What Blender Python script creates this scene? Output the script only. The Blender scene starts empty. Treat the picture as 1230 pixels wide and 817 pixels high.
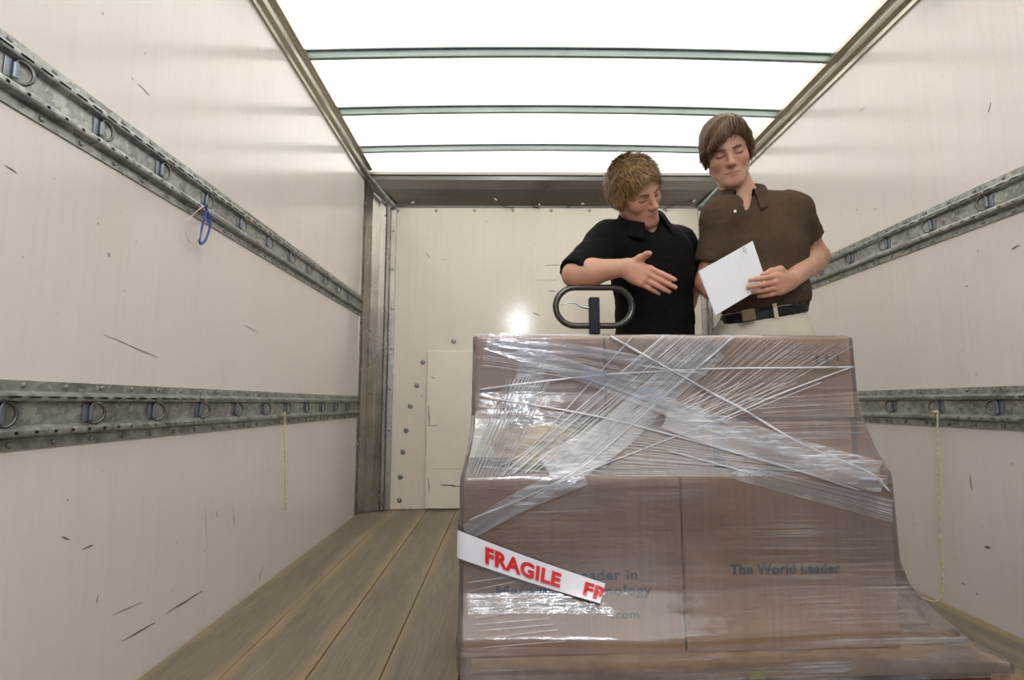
import bpy, bmesh, math, random
import numpy as np
from mathutils import Vector, Matrix

random.seed(7)
rng = np.random.default_rng(7)
sc = bpy.context.scene
COL = sc.collection

# ------------------------------------------------------------------ camera
F_PX, PITCH, YAW, ROLL = 658.66, 0.1145, -0.01335, 0.00194
CAM_H = 0.702
XL, XR, YB, YF, HT = -0.9475, 1.5525, 3.748, -2.4, 2.272


def rot3(p, y, r):
    cp, sp, cy, sy, cr, sr = math.cos(p), math.sin(p), math.cos(y), math.sin(y), math.cos(r), math.sin(r)
    Rx = np.array([[1, 0, 0], [0, cp, -sp], [0, sp, cp]])
    Rz = np.array([[cy, -sy, 0], [sy, cy, 0], [0, 0, 1]])
    Ry = np.array([[cr, 0, sr], [0, 1, 0], [-sr, 0, cr]])
    return Rz @ Rx @ Ry


CR = rot3(PITCH, YAW, ROLL)


def ray(u, v):
    return CR @ np.array([(u - 615) / F_PX, 1, -(v - 408.5) / F_PX])


def P(u, v, Y):
    """point on the pixel's ray at depth Y"""
    d = ray(u, v)
    t = Y / d[1]
    return np.array([d[0] * t, Y, d[2] * t + CAM_H])


def PX(u, v, X):
    d = ray(u, v)
    t = X / d[0]
    return np.array([X, d[1] * t, d[2] * t + CAM_H])


def PZ(u, v, Z):
    d = ray(u, v)
    t = (Z - CAM_H) / d[2]
    return np.array([d[0] * t, d[1] * t, Z])


cam_d = bpy.data.cameras.new('camera')
cam = bpy.data.objects.new('camera', cam_d)
COL.objects.link(cam)
cam_d.sensor_width = 36.0
cam_d.lens = F_PX / 1230 * 36.0
cam_d.clip_start = 0.02
M = Matrix.Identity(4)
for i in range(3):
    M[i][0] = CR[i, 0]
    M[i][1] = CR[i, 2]
    M[i][2] = -CR[i, 1]
M[2][3] = CAM_H
cam.matrix_world = M
sc.camera = cam

# ------------------------------------------------------------------ world, sun, strobe, exposure
world = bpy.data.worlds.new('world')
sc.world = world
world.use_nodes = True
bg = world.node_tree.nodes['Background']
bg.inputs[0].default_value = (0.80, 0.88, 1.0, 1)
bg.inputs[1].default_value = 0.75

sun_d = bpy.data.lights.new('sun', 'SUN')
sun_d.energy = 10.0
sun_d.angle = math.radians(1.0)
sun_d.color = (1.0, 0.965, 0.90)
sun = bpy.data.objects.new('sun', sun_d)
COL.objects.link(sun)
sun.rotation_euler = (math.radians(-28), math.radians(12), 0)

fl_d = bpy.data.lights.new('photo_strobe', 'AREA')
fl_d.shape = 'DISK'
fl_d.size = 0.12
fl_d.energy = 13
fl_d.color = (0.93, 0.96, 1.0)
fl = bpy.data.objects.new('photo_strobe', fl_d)
COL.objects.link(fl)
fl.location = (0.20, -0.55, 1.86)
fl.rotation_euler = (Vector((0.25, 2.6, 0.9)) - Vector(fl.location)).to_track_quat('-Z', 'Y').to_euler()

sc.view_settings.view_transform = 'Standard'
sc.view_settings.look = 'None'
sc.view_settings.gamma = 1.0
sc.view_settings.use_curve_mapping = False
sc.view_settings.exposure = 0.0
sc.cycles.use_denoising = True
sc.cycles.max_bounces = 10
sc.cycles.diffuse_bounces = 6
sc.cycles.transparent_max_bounces = 24
sc.cycles.sample_clamp_indirect = 6.0


# ------------------------------------------------------------------ material helpers
class NT:
    def __init__(s, name):
        s.m = bpy.data.materials.new(name)
        s.m.use_nodes = True
        s.t = s.m.node_tree
        s.t.nodes.clear()
        s.out = s.n('ShaderNodeOutputMaterial')

    def n(s, kind, **kw):
        nd = s.t.nodes.new(kind)
        for k, v in kw.items():
            if k.startswith('i_'):
                key = k[2:]
                key = int(key) if key.isdigit() else key.replace('_', ' ')
                nd.inputs[key].default_value = v
            else:
                setattr(nd, k, v)
        return nd

    def l(s, a, b):
        s.t.links.new(a, b)

    def coord(s, scale=(1, 1, 1), rot=(0, 0, 0), kind='Object'):
        c = s.n('ShaderNodeTexCoord')
        mp = s.n('ShaderNodeMapping')
        mp.inputs['Scale'].default_value = scale
        mp.inputs['Rotation'].default_value = rot
        s.l(c.outputs[kind], mp.inputs['Vector'])
        return mp.outputs[0]

    def noise(s, scale, detail=3, rough=0.5, vec=None, dist=0.0):
        nd = s.n('ShaderNodeTexNoise')
        nd.inputs['Scale'].default_value = scale
        nd.inputs['Detail'].default_value = detail
        nd.inputs['Roughness'].default_value = rough
        nd.inputs['Distortion'].default_value = dist
        if vec is not None:
            s.l(vec, nd.inputs['Vector'])
        return nd.outputs['Fac']

    def ramp(s, fac, stops):
        r = s.n('ShaderNodeValToRGB')
        els = r.color_ramp.elements
        while len(els) < len(stops):
            els.new(0.5)
        for e, (p, c) in zip(els, stops):
            e.position = p
            e.color = c if len(c) == 4 else (*c, 1)
        s.l(fac, r.inputs[0])
        return r.outputs[0]

    def mix(s, fac, a, b, mode='MIX'):
        m = s.n('ShaderNodeMix', data_type='RGBA', blend_type=mode)
        for sock, val in ((m.inputs[0], fac), (m.inputs[6], a), (m.inputs[7], b)):
            if isinstance(val, bpy.types.NodeSocket):
                s.l(val, sock)
            elif isinstance(val, (int, float)):
                sock.default_value = val
            else:
                sock.default_value = val if len(val) == 4 else (*val, 1)
        return m.outputs[2]

    def math(s, op, a, b=None, clamp=False):
        m = s.n('ShaderNodeMath', operation=op)
        m.use_clamp = clamp
        for sock, val in ((m.inputs[0], a), (m.inputs[1], b)):
            if val is None:
                continue
            if isinstance(val, bpy.types.NodeSocket):
                s.l(val, sock)
            else:
                sock.default_value = val
        return m.outputs[0]

    def bump(s, h, strength=0.2, dist=0.01):
        b = s.n('ShaderNodeBump')
        b.inputs['Strength'].default_value = strength
        b.inputs['Distance'].default_value = dist
        s.l(h, b.inputs['Height'])
        return b.outputs[0]

    def principled(s, color, rough=0.5, metal=0.0, normal=None, **kw):
        p = s.n('ShaderNodeBsdfPrincipled')
        for key, val in (('Base Color', color), ('Roughness', rough), ('Metallic', metal)):
            if isinstance(val, bpy.types.NodeSocket):
                s.l(val, p.inputs[key])
            elif isinstance(val, (int, float)):
                p.inputs[key].default_value = val
            else:
                p.inputs[key].default_value = val if len(val) == 4 else (*val, 1)
        if normal is not None:
            s.l(normal, p.inputs['Normal'])
        for k, v in kw.items():
            p.inputs[k.replace('_', ' ')].default_value = v
        s.l(p.outputs[0], s.out.inputs[0])
        return p


MAT = {}


def simple(name, color, rough=0.5, metal=0.0, nscale=0, namt=0.15, bump=0.0, **kw):
    t = NT(name)
    c = color
    nrm = None
    if nscale:
        f = t.noise(nscale, 4, 0.6, t.coord())
        d = tuple(x * (1 - namt) for x in color)
        l_ = tuple(min(1, x * (1 + namt)) for x in color)
        c = t.ramp(f, [(0.3, d), (0.7, l_)])
        if bump:
            nrm = t.bump(f, bump, 0.004)
    t.principled(c, rough, metal, nrm, **kw)
    MAT[name] = t.m
    return t.m


def make_wall_mat(name, base, horiz_axis):
    """painted glass-fibre panel: semi gloss, dirty specks, scuffs and scratches"""
    t = NT(name)
    v = t.coord()
    big = t.noise(1.3, 3, 0.55, v)
    col = t.ramp(big, [(0.3, tuple(x * 0.93 for x in base)), (0.7, base)])
    # fine weave
    vf = t.coord((60, 60, 260) if horiz_axis == 'y' else (60, 60, 260))
    weave = t.noise(1.0, 2, 0.5, vf)
    # small dark specks
    vo = t.n('ShaderNodeTexVoronoi', feature='F1')
    vo.inputs['Scale'].default_value = 15
    t.l(v, vo.inputs['Vector'])
    sp_sel = t.noise(2.2, 2, 0.5, v)
    thr = t.math('MULTIPLY', t.math('SUBTRACT', sp_sel, 0.45, True), 0.34)
    sp = t.math('MULTIPLY', t.math('SUBTRACT', thr, vo.outputs['Distance']), 90, True)
    sp = t.math('MULTIPLY', sp, 0.6, True)
    vo2 = t.n('ShaderNodeTexVoronoi', feature='F1')
    vo2.inputs['Scale'].default_value = 34
    t.l(t.coord((1, 1, 0.7)), vo2.inputs['Vector'])
    thr2 = t.math('MULTIPLY', t.math('SUBTRACT', t.noise(5.5, 3, 0.6, v), 0.46, True), 0.42)
    sp2 = t.math('MULTIPLY', t.math('SUBTRACT', thr2, vo2.outputs['Distance']), 60, True)
    sp = t.math('ADD', sp, t.math('MULTIPLY', sp2, 0.4), True)
    vline = t.noise(1.0, 3, 0.6, t.coord((70, 70, 1.2)))
    col = t.mix(t.math('MULTIPLY', t.math('SUBTRACT', vline, 0.45, True), 0.45), col, tuple(x * 0.72 for x in base))
    stain = t.noise(3.4, 5, 0.65, t.coord((1, 1, 0.35)))
    col = t.mix(t.math('MULTIPLY', t.math('SUBTRACT', stain, 0.52, True), 0.9, True), col, (base[0] * 0.80, base[1] * 0.74, base[2] * 0.62))
    # diagonal scuffs
    vs = t.coord((5, 5, 48), (0.35, 0.2, 0))
    s1 = t.noise(1.6, 5, 0.62, vs)
    sel = t.noise(2.6, 2, 0.5, v)
    sc1 = t.math('MULTIPLY', t.math('SUBTRACT', s1, 0.70, True), 16, True)
    sc1 = t.math('MULTIPLY', sc1, t.math('MULTIPLY', t.math('SUBTRACT', sel, 0.47, True), 7, True), True)
    # vertical scuffs
    vs2 = t.coord((46, 46, 6), (0.06, 0.05, 0))
    s2 = t.noise(1.5, 5, 0.62, vs2)
    sel2 = t.noise(2.1, 2, 0.5, t.coord((1, 1, 1), (0.4, 0.9, 0.3)))
    sc2 = t.math('MULTIPLY', t.math('SUBTRACT', s2, 0.71, True), 16, True)
    sc2 = t.math('MULTIPLY', sc2, t.math('MULTIPLY', t.math('SUBTRACT', sel2, 0.5, True), 7, True), True)
    marks = t.math('ADD', sp, t.math('MULTIPLY', t.math('ADD', sc1, sc2), 0.28), True)
    col = t.mix(marks, col, (0.09, 0.075, 0.06))
    rough = t.math('ADD', t.math('MULTIPLY', weave, 0.08), 0.10)
    nb = t.bump(t.math('ADD', weave, t.math('MULTIPLY', big, 3.0)), 0.10, 0.002)
    p = t.principled(col, rough, 0, nb)
    p.inputs['Specular IOR Level'].default_value = 0.5
    MAT[name] = t.m


make_wall_mat('wall_white', (0.645, 0.60, 0.575), 'y')
make_wall_mat('wall_cream', (0.68, 0.63, 0.545), 'x')


def make_galv():
    t = NT('galvanized')
    v = t.coord()
    vo = t.n('ShaderNodeTexVoronoi', feature='F1')
    vo.inputs['Scale'].default_value = 75
    t.l(v, vo.inputs['Vector'])
    n1 = t.noise(9, 4, 0.65, v)
    mixf = t.math('ADD', t.math('MULTIPLY', vo.outputs['Color'], 0.35), t.math('MULTIPLY', n1, 0.75))
    c = t.ramp(mixf, [(0.30, (0.15, 0.155, 0.15)), (0.55, (0.30, 0.31, 0.30)), (0.8, (0.48, 0.49, 0.47))])
    rough = t.math('ADD', t.math('MULTIPLY', n1, 0.3), 0.28)
    t.principled(c, rough, 0.75, t.bump(n1, 0.08, 0.003))
    MAT['galvanized'] = t.m


make_galv()


def make_steel(name, c0, c1, rough, axis_scale):
    t = NT(name)
    f = t.noise(3, 5, 0.65, t.coord(axis_scale))
    g = t.noise(5, 4, 0.6, t.coord())
    c = t.ramp(t.math('ADD', t.math('MULTIPLY', f, 0.6), t.math('MULTIPLY', g, 0.4)), [(0.35, c0), (0.65, c1)])
    r = t.math('ADD', t.math('MULTIPLY', g, 0.2), rough)
    t.principled(c, r, 0.9, t.bump(f, 0.06, 0.002))
    MAT[name] = t.m


make_steel('post_steel', (0.30, 0.275, 0.245), (0.47, 0.445, 0.41), 0.18, (30, 30, 0.8))
make_steel('header_steel', (0.27, 0.25, 0.225), (0.33, 0.31, 0.285), 0.22, (0.8, 20, 20))
make_steel('rail_alu', (0.36, 0.33, 0.28), (0.56, 0.525, 0.46), 0.25, (20, 0.6, 20))
make_steel('bow_steel', (0.20, 0.245, 0.23), (0.36, 0.41, 0.39), 0.35, (1, 20, 20))


def make_roof():
    t = NT('roof_translucent')
    v = t.coord()
    n = t.noise(3, 4, 0.6, v)
    c = t.ramp(n, [(0.3, (0.86, 0.85, 0.80)), (0.7, (0.93, 0.92, 0.88))])
    tr = t.n('ShaderNodeBsdfTranslucent')
    df = t.n('ShaderNodeBsdfDiffuse')
    t.l(c, tr.inputs[0])
    t.l(c, df.inputs[0])
    mx = t.n('ShaderNodeMixShader')
    mx.inputs[0].default_value = 0.25
    t.l(tr.outputs[0], mx.inputs[1])
    t.l(df.outputs[0], mx.inputs[2])
    t.l(mx.outputs[0], t.out.inputs[0])
    MAT['roof_translucent'] = t.m


make_roof()


def make_plank_mat():
    t = NT('plank_wood')
    v = t.coord((10, 1.0, 10))
    info = t.n('ShaderNodeObjectInfo')
    add = t.n('ShaderNodeVectorMath', operation='ADD')
    t.l(v, add.inputs[0])
    cmb = t.n('ShaderNodeCombineXYZ')
    t.l(t.math('MULTIPLY', info.outputs['Random'], 30), cmb.inputs[1])
    t.l(cmb.outputs[0], add.inputs[1])
    g = t.noise(2.2, 6, 0.65, add.outputs[0])
    fine = t.noise(1.0, 3, 0.6, t.coord((140, 8, 10)))
    blot = t.noise(2.6, 4, 0.6, t.coord())
    grey = t.ramp(g, [(0.28, (0.095, 0.074, 0.053)), (0.5, (0.160, 0.130, 0.097)), (0.75, (0.235, 0.192, 0.145))])
    grey = t.mix(0.35, grey, t.ramp(fine, [(0.3, (0.10, 0.080, 0.058)), (0.7, (0.25, 0.205, 0.155))]))
    # worn, lighter yellow wood along the plank edges (object x runs across the plank, centred)
    sep = t.n('ShaderNodeSeparateXYZ')
    tc = t.n('ShaderNodeTexCoord')
    t.l(tc.outputs['Object'], sep.inputs[0])
    ax = t.math('ABSOLUTE', sep.outputs[0])
    wear = t.math('MULTIPLY', t.math('SUBTRACT', t.math('ADD', ax, t.math('MULTIPLY', t.math('SUBTRACT', blot, 0.5), 0.10)), 0.066), 28, True)
    col = t.mix(t.math('MULTIPLY', wear, 0.5), grey, (0.33, 0.235, 0.115))
    st = t.math('MULTIPLY', t.math('SUBTRACT', t.noise(7, 5, 0.7, t.coord((1, 0.5, 1))), 0.64, True), 6, True)
    col = t.mix(t.math('MULTIPLY', st, 0.5), col, (0.06, 0.048, 0.036))
    t.principled(col, t.math('ADD', t.math('MULTIPLY', g, 0.25), 0.42), 0, t.bump(t.math('ADD', g, t.math('MULTIPLY', fine, 0.5)), 0.25, 0.003))
    MAT['plank_wood'] = t.m


make_plank_mat()


def make_cardboard(name, c0, c1):
    t = NT(name)
    flute = t.noise(1.0, 2, 0.5, t.coord((150, 150, 2)))
    g = t.noise(6, 4, 0.6, t.coord())
    f = t.math('ADD', t.math('MULTIPLY', flute, 0.35), t.math('MULTIPLY', g, 0.65))
    c = t.ramp(f, [(0.35, c0), (0.65, c1)])
    t.principled(c, 0.75, 0, t.bump(flute, 0.12, 0.002))
    MAT[name] = t.m


make_cardboard('cardboard', (0.245, 0.132, 0.066), (0.34, 0.19, 0.10))
make_cardboard('cardboard_light', (0.42, 0.29, 0.165), (0.52, 0.37, 0.22))
simple('kraft_paper', (0.60, 0.45, 0.27), 0.8, 0, 14, 0.15, 0.3)
simple('carton_tape', (0.40, 0.27, 0.15), 0.3)
simple('print_ink', (0.035, 0.030, 0.040), 0.6)
simple('tape_white', (0.74, 0.73, 0.80), 0.35)
simple('tape_red', (0.62, 0.02, 0.02), 0.35)
simple('pallet_wood', (0.46, 0.30, 0.17), 0.8, 0, 20, 0.3, 0.2)
simple('sticker_yellow', (0.65, 0.62, 0.05), 0.5)
simple('bolt_grey', (0.25, 0.26, 0.25), 0.4, 0.8)
simple('zinc_blue', (0.20, 0.225, 0.255), 0.38, 0.7, 30, 0.3)
simple('ring_steel', (0.15, 0.15, 0.145), 0.32, 0.9, 30, 0.3)
simple('dark_gap', (0.015, 0.014, 0.012), 0.9)
simple('black_rubber', (0.02, 0.02, 0.02), 0.6)
simple('jack_black', (0.018, 0.018, 0.020), 0.30)
simple('jack_tube', (0.075, 0.068, 0.062), 0.22, 0.7)
simple('jack_block', (0.005, 0.006, 0.013), 0.45, Specular_IOR_Level=0.25)
simple('jack_lever', (0.42, 0.47, 0.52), 0.25, 0.9)
simple('jack_paint', (0.55, 0.09, 0.03), 0.4)
simple('rope_cream', (0.62, 0.52, 0.33), 0.9, 0, 90, 0.3, 0.4)
simple('cord_blue', (0.03, 0.06, 0.30), 0.6)
simple('wire_dark', (0.05, 0.045, 0.04), 0.5)
simple('wire_tip', (0.55, 0.52, 0.45), 0.5)
simple('kick_white', (0.69, 0.645, 0.56), 0.45, 0, 5, 0.04)
simple('scuff_dark', (0.13, 0.11, 0.09), 0.7)
simple('paper_white', (0.64, 0.645, 0.70), 0.7)  # bluish grey shade of the turned-away sheets is put into the colour
simple('clip_wire', (0.25, 0.27, 0.3), 0.3, 0.9)
simple('belt_black', (0.008, 0.008, 0.009), 0.5, Specular_IOR_Level=0.25)
simple('buckle_bronze', (0.20, 0.16, 0.10), 0.35, 0.8)
simple('shoe_black', (0.03, 0.022, 0.018), 0.4)
simple('button_white', (0.75, 0.72, 0.66), 0.4)
simple('trim_grey', (0.42, 0.45, 0.45), 0.7)
simple('undershirt_olive', (0.05, 0.055, 0.035), 0.85, 0, 60, 0.2)


def make_fabric(name, color, amt=0.2, rough=0.9, sheen=0.2):
    t = NT(name)
    v = t.coord()
    weave = t.noise(420, 2, 0.6, v)
    big = t.noise(9, 4, 0.6, v)
    f = t.math('ADD', t.math('MULTIPLY', weave, 0.4), t.math('MULTIPLY', big, 0.6))
    c = t.ramp(f, [(0.35, tuple(x * (1 - amt) for x in color)), (0.65, tuple(x * (1 + amt) for x in color))])
    p = t.principled(c, rough, 0, t.bump(weave, 0.15, 0.001))
    p.inputs['Sheen Weight'].default_value = sheen
    p.inputs['Specular IOR Level'].default_value = 0.12
    MAT[name] = t.m


make_fabric('shirt_black', (0.0060, 0.0055, 0.0055), 0.2, 0.9, 0.0)
make_fabric('shirt_brown', (0.072, 0.048, 0.031), 0.14, 0.92, 0.0)
make_fabric('trousers_cream', (0.60, 0.55, 0.47), 0.05, 0.9, 0)
make_fabric('trousers_dark', (0.02, 0.022, 0.03), 0.2)


def make_skin():
    t = NT('skin')
    at = t.n('ShaderNodeVertexColor')
    at.layer_name = 'tint'
    n = t.noise(160, 3, 0.6, t.coord())
    c = t.mix(0.12, at.outputs[0], t.ramp(n, [(0.3, (0.38, 0.17, 0.11)), (0.7, (0.66, 0.40, 0.30))]))
    p = t.principled(c, 0.48, 0, t.bump(n, 0.08, 0.001))
    p.inputs['Subsurface Weight'].default_value = 0.12
    p.inputs['Subsurface Radius'].default_value = (0.012, 0.005, 0.003)
    p.inputs['Subsurface Scale'].default_value = 0.6
    MAT['skin'] = t.m


make_skin()


def make_hair(name, dark, light):
    t = NT(name)
    at = t.n('ShaderNodeVertexColor')
    at.layer_name = 'tint'
    n = t.noise(90, 3, 0.6, t.coord())
    sep = t.n('ShaderNodeSeparateColor')
    t.l(at.outputs[0], sep.inputs[0])
    f = t.math('ADD', t.math('MULTIPLY', sep.outputs[0], 0.75), t.math('MULTIPLY', n, 0.3))
    c = t.ramp(f, [(0.2, dark), (0.85, light)])
    t.principled(c, 0.45, 0)
    MAT[name] = t.m


make_hair('hair_blond', (0.10, 0.052, 0.016), (0.42, 0.24, 0.088))
make_hair('hair_brown', (0.040, 0.021, 0.010), (0.185, 0.100, 0.044))


def make_film(name, haze, gloss, stretch, rot=(0, 0, 0), streak=1.0, tint=(0.90, 0.93, 1.0)):
    """thin clear stretch film: see-through, glossy, with milky stretch streaks"""
    t = NT(name)
    v = t.coord(stretch, rot)
    s1 = t.noise(1.0, 4, 0.65, v)
    s2 = t.noise(3.0, 3, 0.6, v)
    patch = t.noise(4.5, 3, 0.55, t.coord())
    st = t.math('ADD', t.math('MULTIPLY', s1, 0.6), t.math('MULTIPLY', s2, 0.4))
    st = t.math('MULTIPLY', t.math('SUBTRACT', st, 0.47, True), 4.0 * streak, True)
    pz = t.math('MULTIPLY', t.math('SUBTRACT', patch, 0.40, True), 3.5, True)
    milky = t.math('MULTIPLY', t.math('ADD', t.math('MULTIPLY', st, pz), 0.12), haze, True)
    wr = t.noise(30, 3, 0.6, t.coord((0.7, 1, 1.6)), 1.0)
    bmp = t.bump(t.math('ADD', t.math('MULTIPLY', st, 0.30), t.math('MULTIPLY', wr, 1.1)), 0.21, 0.004)
    tr = t.n('ShaderNodeBsdfTransparent')
    tr.inputs[0].default_value = (0.97, 0.975, 0.99, 1)
    df = t.n('ShaderNodeBsdfDiffuse')
    df.inputs[0].default_value = (*tint, 1)
    tl = t.n('ShaderNodeBsdfTranslucent')
    tl.inputs[0].default_value = (*tint, 1)
    m0 = t.n('ShaderNodeMixShader')
    m0.inputs[0].default_value = 0.4
    t.l(df.outputs[0], m0.inputs[1])
    t.l(tl.outputs[0], m0.inputs[2])
    m1 = t.n('ShaderNodeMixShader')
    t.l(milky, m1.inputs[0])
    t.l(tr.outputs[0], m1.inputs[1])
    t.l(m0.outputs[0], m1.inputs[2])
    gl = t.n('ShaderNodeBsdfGlossy')
    gl.inputs['Roughness'].default_value = 0.13
    gl.inputs['Color'].default_value = (0.93, 0.95, 1.0, 1)
    t.l(bmp, gl.inputs['Normal'])
    fr = t.n('ShaderNodeFresnel')
    fr.inputs['IOR'].default_value = 1.5
    t.l(bmp, fr.inputs['Normal'])
    m2 = t.n('ShaderNodeMixShader')
    t.l(t.math('MULTIPLY', fr.outputs[0], gloss, True), m2.inputs[0])
    t.l(m1.outputs[0], m2.inputs[1])
    t.l(gl.outputs[0], m2.inputs[2])
    t.l(m2.outputs[0], t.out.inputs[0])
    MAT[name] = t.m


make_film('film_wrap', 0.48, 2.1, (2.0, 2.0, 150))
make_film('film_foot', 0.7, 1.0, (1.6, 1.6, 45), (0, 0.12, 0), 1.3)
make_film('film_band', 1.05, 2.2, (8, 8, 120), (0, 0.45, 0), 1.3)  # band haze raised to paint in the film's bluish-white sheen
make_film('film_strand', 3.6, 2.0, (3, 3, 3), (0, 0, 0), 1.0, (0.97, 0.97, 1.0))


# ------------------------------------------------------------------ mesh helpers
def link_mesh(name, verts, faces, mat, parent=None, smooth=False, loc=None):
    me = bpy.data.meshes.new(name)
    verts = np.asarray(verts, dtype=float)
    if loc is not None:
        verts = verts - np.asarray(loc, dtype=float)
    me.from_pydata(verts.tolist(), [], [list(map(int, f)) for f in faces])
    me.update()
    if smooth:
        me.polygons.foreach_set('use_smooth', [True] * len(me.polygons))
    ob = bpy.data.objects.new(name, me)
    COL.objects.link(ob)
    if mat:
        me.materials.append(MAT[mat])
    if loc is not None and parent is None:
        ob.location = loc
    if parent is not None:
        ob.parent = parent
    return ob


def link_bm(name, bm, mat, parent=None, smooth=False):
    bmesh.ops.recalc_face_normals(bm, faces=bm.faces)
    me = bpy.data.meshes.new(name)
    bm.to_mesh(me)
    bm.free()
    if smooth:
        me.polygons.foreach_set('use_smooth', [True] * len(me.polygons))
    ob = bpy.data.objects.new(name, me)
    COL.objects.link(ob)
    if mat:
        me.materials.append(MAT[mat])
    if parent is not None:
        ob.parent = parent
    return ob


def tag(o, label, cat, group=None, kind=None):
    if label:
        o['label'] = label
    if cat:
        o['category'] = cat
    if group:
        o['group'] = group
    if kind:
        o['kind'] = kind
    return o


def empty(name, loc=(0, 0, 0), rz=0.0):
    o = bpy.data.objects.new(name, None)
    o.empty_display_size = 0.1
    COL.objects.link(o)
    o.location = loc
    o.rotation_euler = (0, 0, rz)
    return o


def box_bm(lo, hi, bev=0.0, bm=None, seg=1):
    b = bm or bmesh.new()
    c = [(l + h) / 2 for l, h in zip(lo, hi)]
    s = [h - l for l, h in zip(lo, hi)]
    r = bmesh.ops.create_cube(b, size=1.0)
    for v in r['verts']:
        v.co = Vector((v.co[0] * s[0] + c[0], v.co[1] * s[1] + c[1], v.co[2] * s[2] + c[2]))
    if bev:
        es = list({e for v in r['verts'] for e in v.link_edges})
        bmesh.ops.bevel(b, geom=es, offset=bev, segments=seg, profile=0.5, affect='EDGES')
    return b


def boxo(name, lo, hi, mat, parent=None, bev=0.0, seg=1):
    return link_bm(name, box_bm(lo, hi, bev, None, seg), mat, parent)


class MB:
    """collects plain geometry"""
    def __init__(s):
        s.v = []
        s.f = []

    def add(s, v, f):
        o = len(s.v)
        s.v.extend([tuple(map(float, p)) for p in v])
        s.f.extend([tuple(int(i) + o for i in q) for q in f])

    def build(s, name, mat, parent=None, smooth=False):
        return link_mesh(name, s.v, s.f, mat, parent, smooth)


def tube(pts, r, n=8, closed=False, caps=True):
    pts = np.asarray(pts, float)
    m = len(pts)
    rad = np.full(m, r, float) if np.isscalar(r) else np.asarray(r, float)
    tang = np.zeros_like(pts)
    for i in range(m):
        a = pts[(i - 1) % m] if (closed or i > 0) else pts[i]
        b = pts[(i + 1) % m] if (closed or i < m - 1) else pts[i]
        d = b - a
        tang[i] = d / (np.linalg.norm(d) + 1e-12)
    up = np.array([0, 0, 1.0]) if abs(tang[0][2]) < 0.9 else np.array([1.0, 0, 0])
    nrm = np.cross(tang[0], up)
    nrm /= np.linalg.norm(nrm)
    V, Fc = [], []
    for i in range(m):
        nrm = nrm - tang[i] * (nrm @ tang[i])
        nrm /= np.linalg.norm(nrm) + 1e-12
        bn = np.cross(tang[i], nrm)
        for k in range(n):
            a = 2 * math.pi * k / n
            V.append(pts[i] + rad[i] * (math.cos(a) * nrm + math.sin(a) * bn))
    for i in range(m if closed else m - 1):
        j = (i + 1) % m
        for k in range(n):
            l = (k + 1) % n
            Fc.append((i * n + k, i * n + l, j * n + l, j * n + k))
    if caps and not closed:
        Fc.append(tuple(range(n))[::-1])
        Fc.append(tuple((m - 1) * n + k for k in range(n)))
    return V, Fc


def smooth_path(pts, n=8):
    """Catmull-Rom"""
    pts = [np.asarray(p, float) for p in pts]
    q = [2 * pts[0] - pts[1]] + pts + [2 * pts[-1] - pts[-2]]
    out = []
    for i in range(1, len(q) - 2):
        for k in range(n):
            t = k / n
            a, b, c, d = q[i - 1], q[i], q[i + 1], q[i + 2]
            out.append(0.5 * ((2 * b) + (-a + c) * t + (2 * a - 5 * b + 4 * c - d) * t * t + (-a + 3 * b - 3 * c + d) * t ** 3))
    out.append(pts[-1])
    return np.array(out)


def extrude_profile(prof, axis, t0, t1, closed=False, steps=1):
    """prof: list of 2D/3D offsets as 3-vectors with zero along axis"""
    V, Fc = [], []
    n = len(prof)
    for s in range(steps + 1):
        t = t0 + (t1 - t0) * s / steps
        for p in prof:
            q = list(p)
            q[axis] = t
            V.append(q)
    for s in range(steps):
        for k in range(n if closed else n - 1):
            l = (k + 1) % n
            Fc.append((s * n + k, s * n + l, (s + 1) * n + l, (s + 1) * n + k))
    if closed:
        Fc.append(tuple(range(n))[::-1])
        Fc.append(tuple(steps * n + k for k in range(n)))
    return V, Fc


def text_mesh(body, size=1.0, bold=0.0, space=1.0):
    cu = bpy.data.curves.new('lettering', 'FONT')
    cu.body = body
    cu.size = size
    cu.offset = bold
    cu.space_character = space
    cu.resolution_u = 3
    ob = bpy.data.objects.new('lettering_src', cu)
    COL.objects.link(ob)
    bpy.context.view_layer.update()
    dg = bpy.context.evaluated_depsgraph_get()
    me = bpy.data.meshes.new_from_object(ob.evaluated_get(dg))
    v = np.array([x.co[:] for x in me.vertices])
    f = [tuple(p.vertices) for p in me.polygons]
    bpy.data.objects.remove(ob)
    bpy.data.curves.remove(cu)
    bpy.data.meshes.remove(me)
    return v, f


def vnoise(p, scale, seed=0, octaves=1):
    """value noise on points (N,3) -> about -1..1"""
    out = np.zeros(len(p))
    amp, tot = 1.0, 0.0
    for o in range(octaves):
        q = p * scale * (2 ** o) + 1000.37 + seed * 17.13
        i = np.floor(q).astype(np.int64)
        f = q - i
        f = f * f * (3 - 2 * f)

        def h(a, b, c):
            n = (a * 73856093) ^ (b * 19349663) ^ (c * 83492791) ^ (seed * 2654435 + o * 97)
            n = (n ^ (n >> 13)) * 1274126177
            n &= 0x7fffffff
            return (n % 100003) / 50001.5 - 1
        v = 0
        for dx in (0, 1):
            for dy in (0, 1):
                for dz in (0, 1):
                    w = (f[:, 0] if dx else 1 - f[:, 0]) * (f[:, 1] if dy else 1 - f[:, 1]) * (f[:, 2] if dz else 1 - f[:, 2])
                    v = v + w * h(i[:, 0] + dx, i[:, 1] + dy, i[:, 2] + dz)
        out += amp * v
        tot += amp
        amp *= 0.5
    return out / tot


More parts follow.
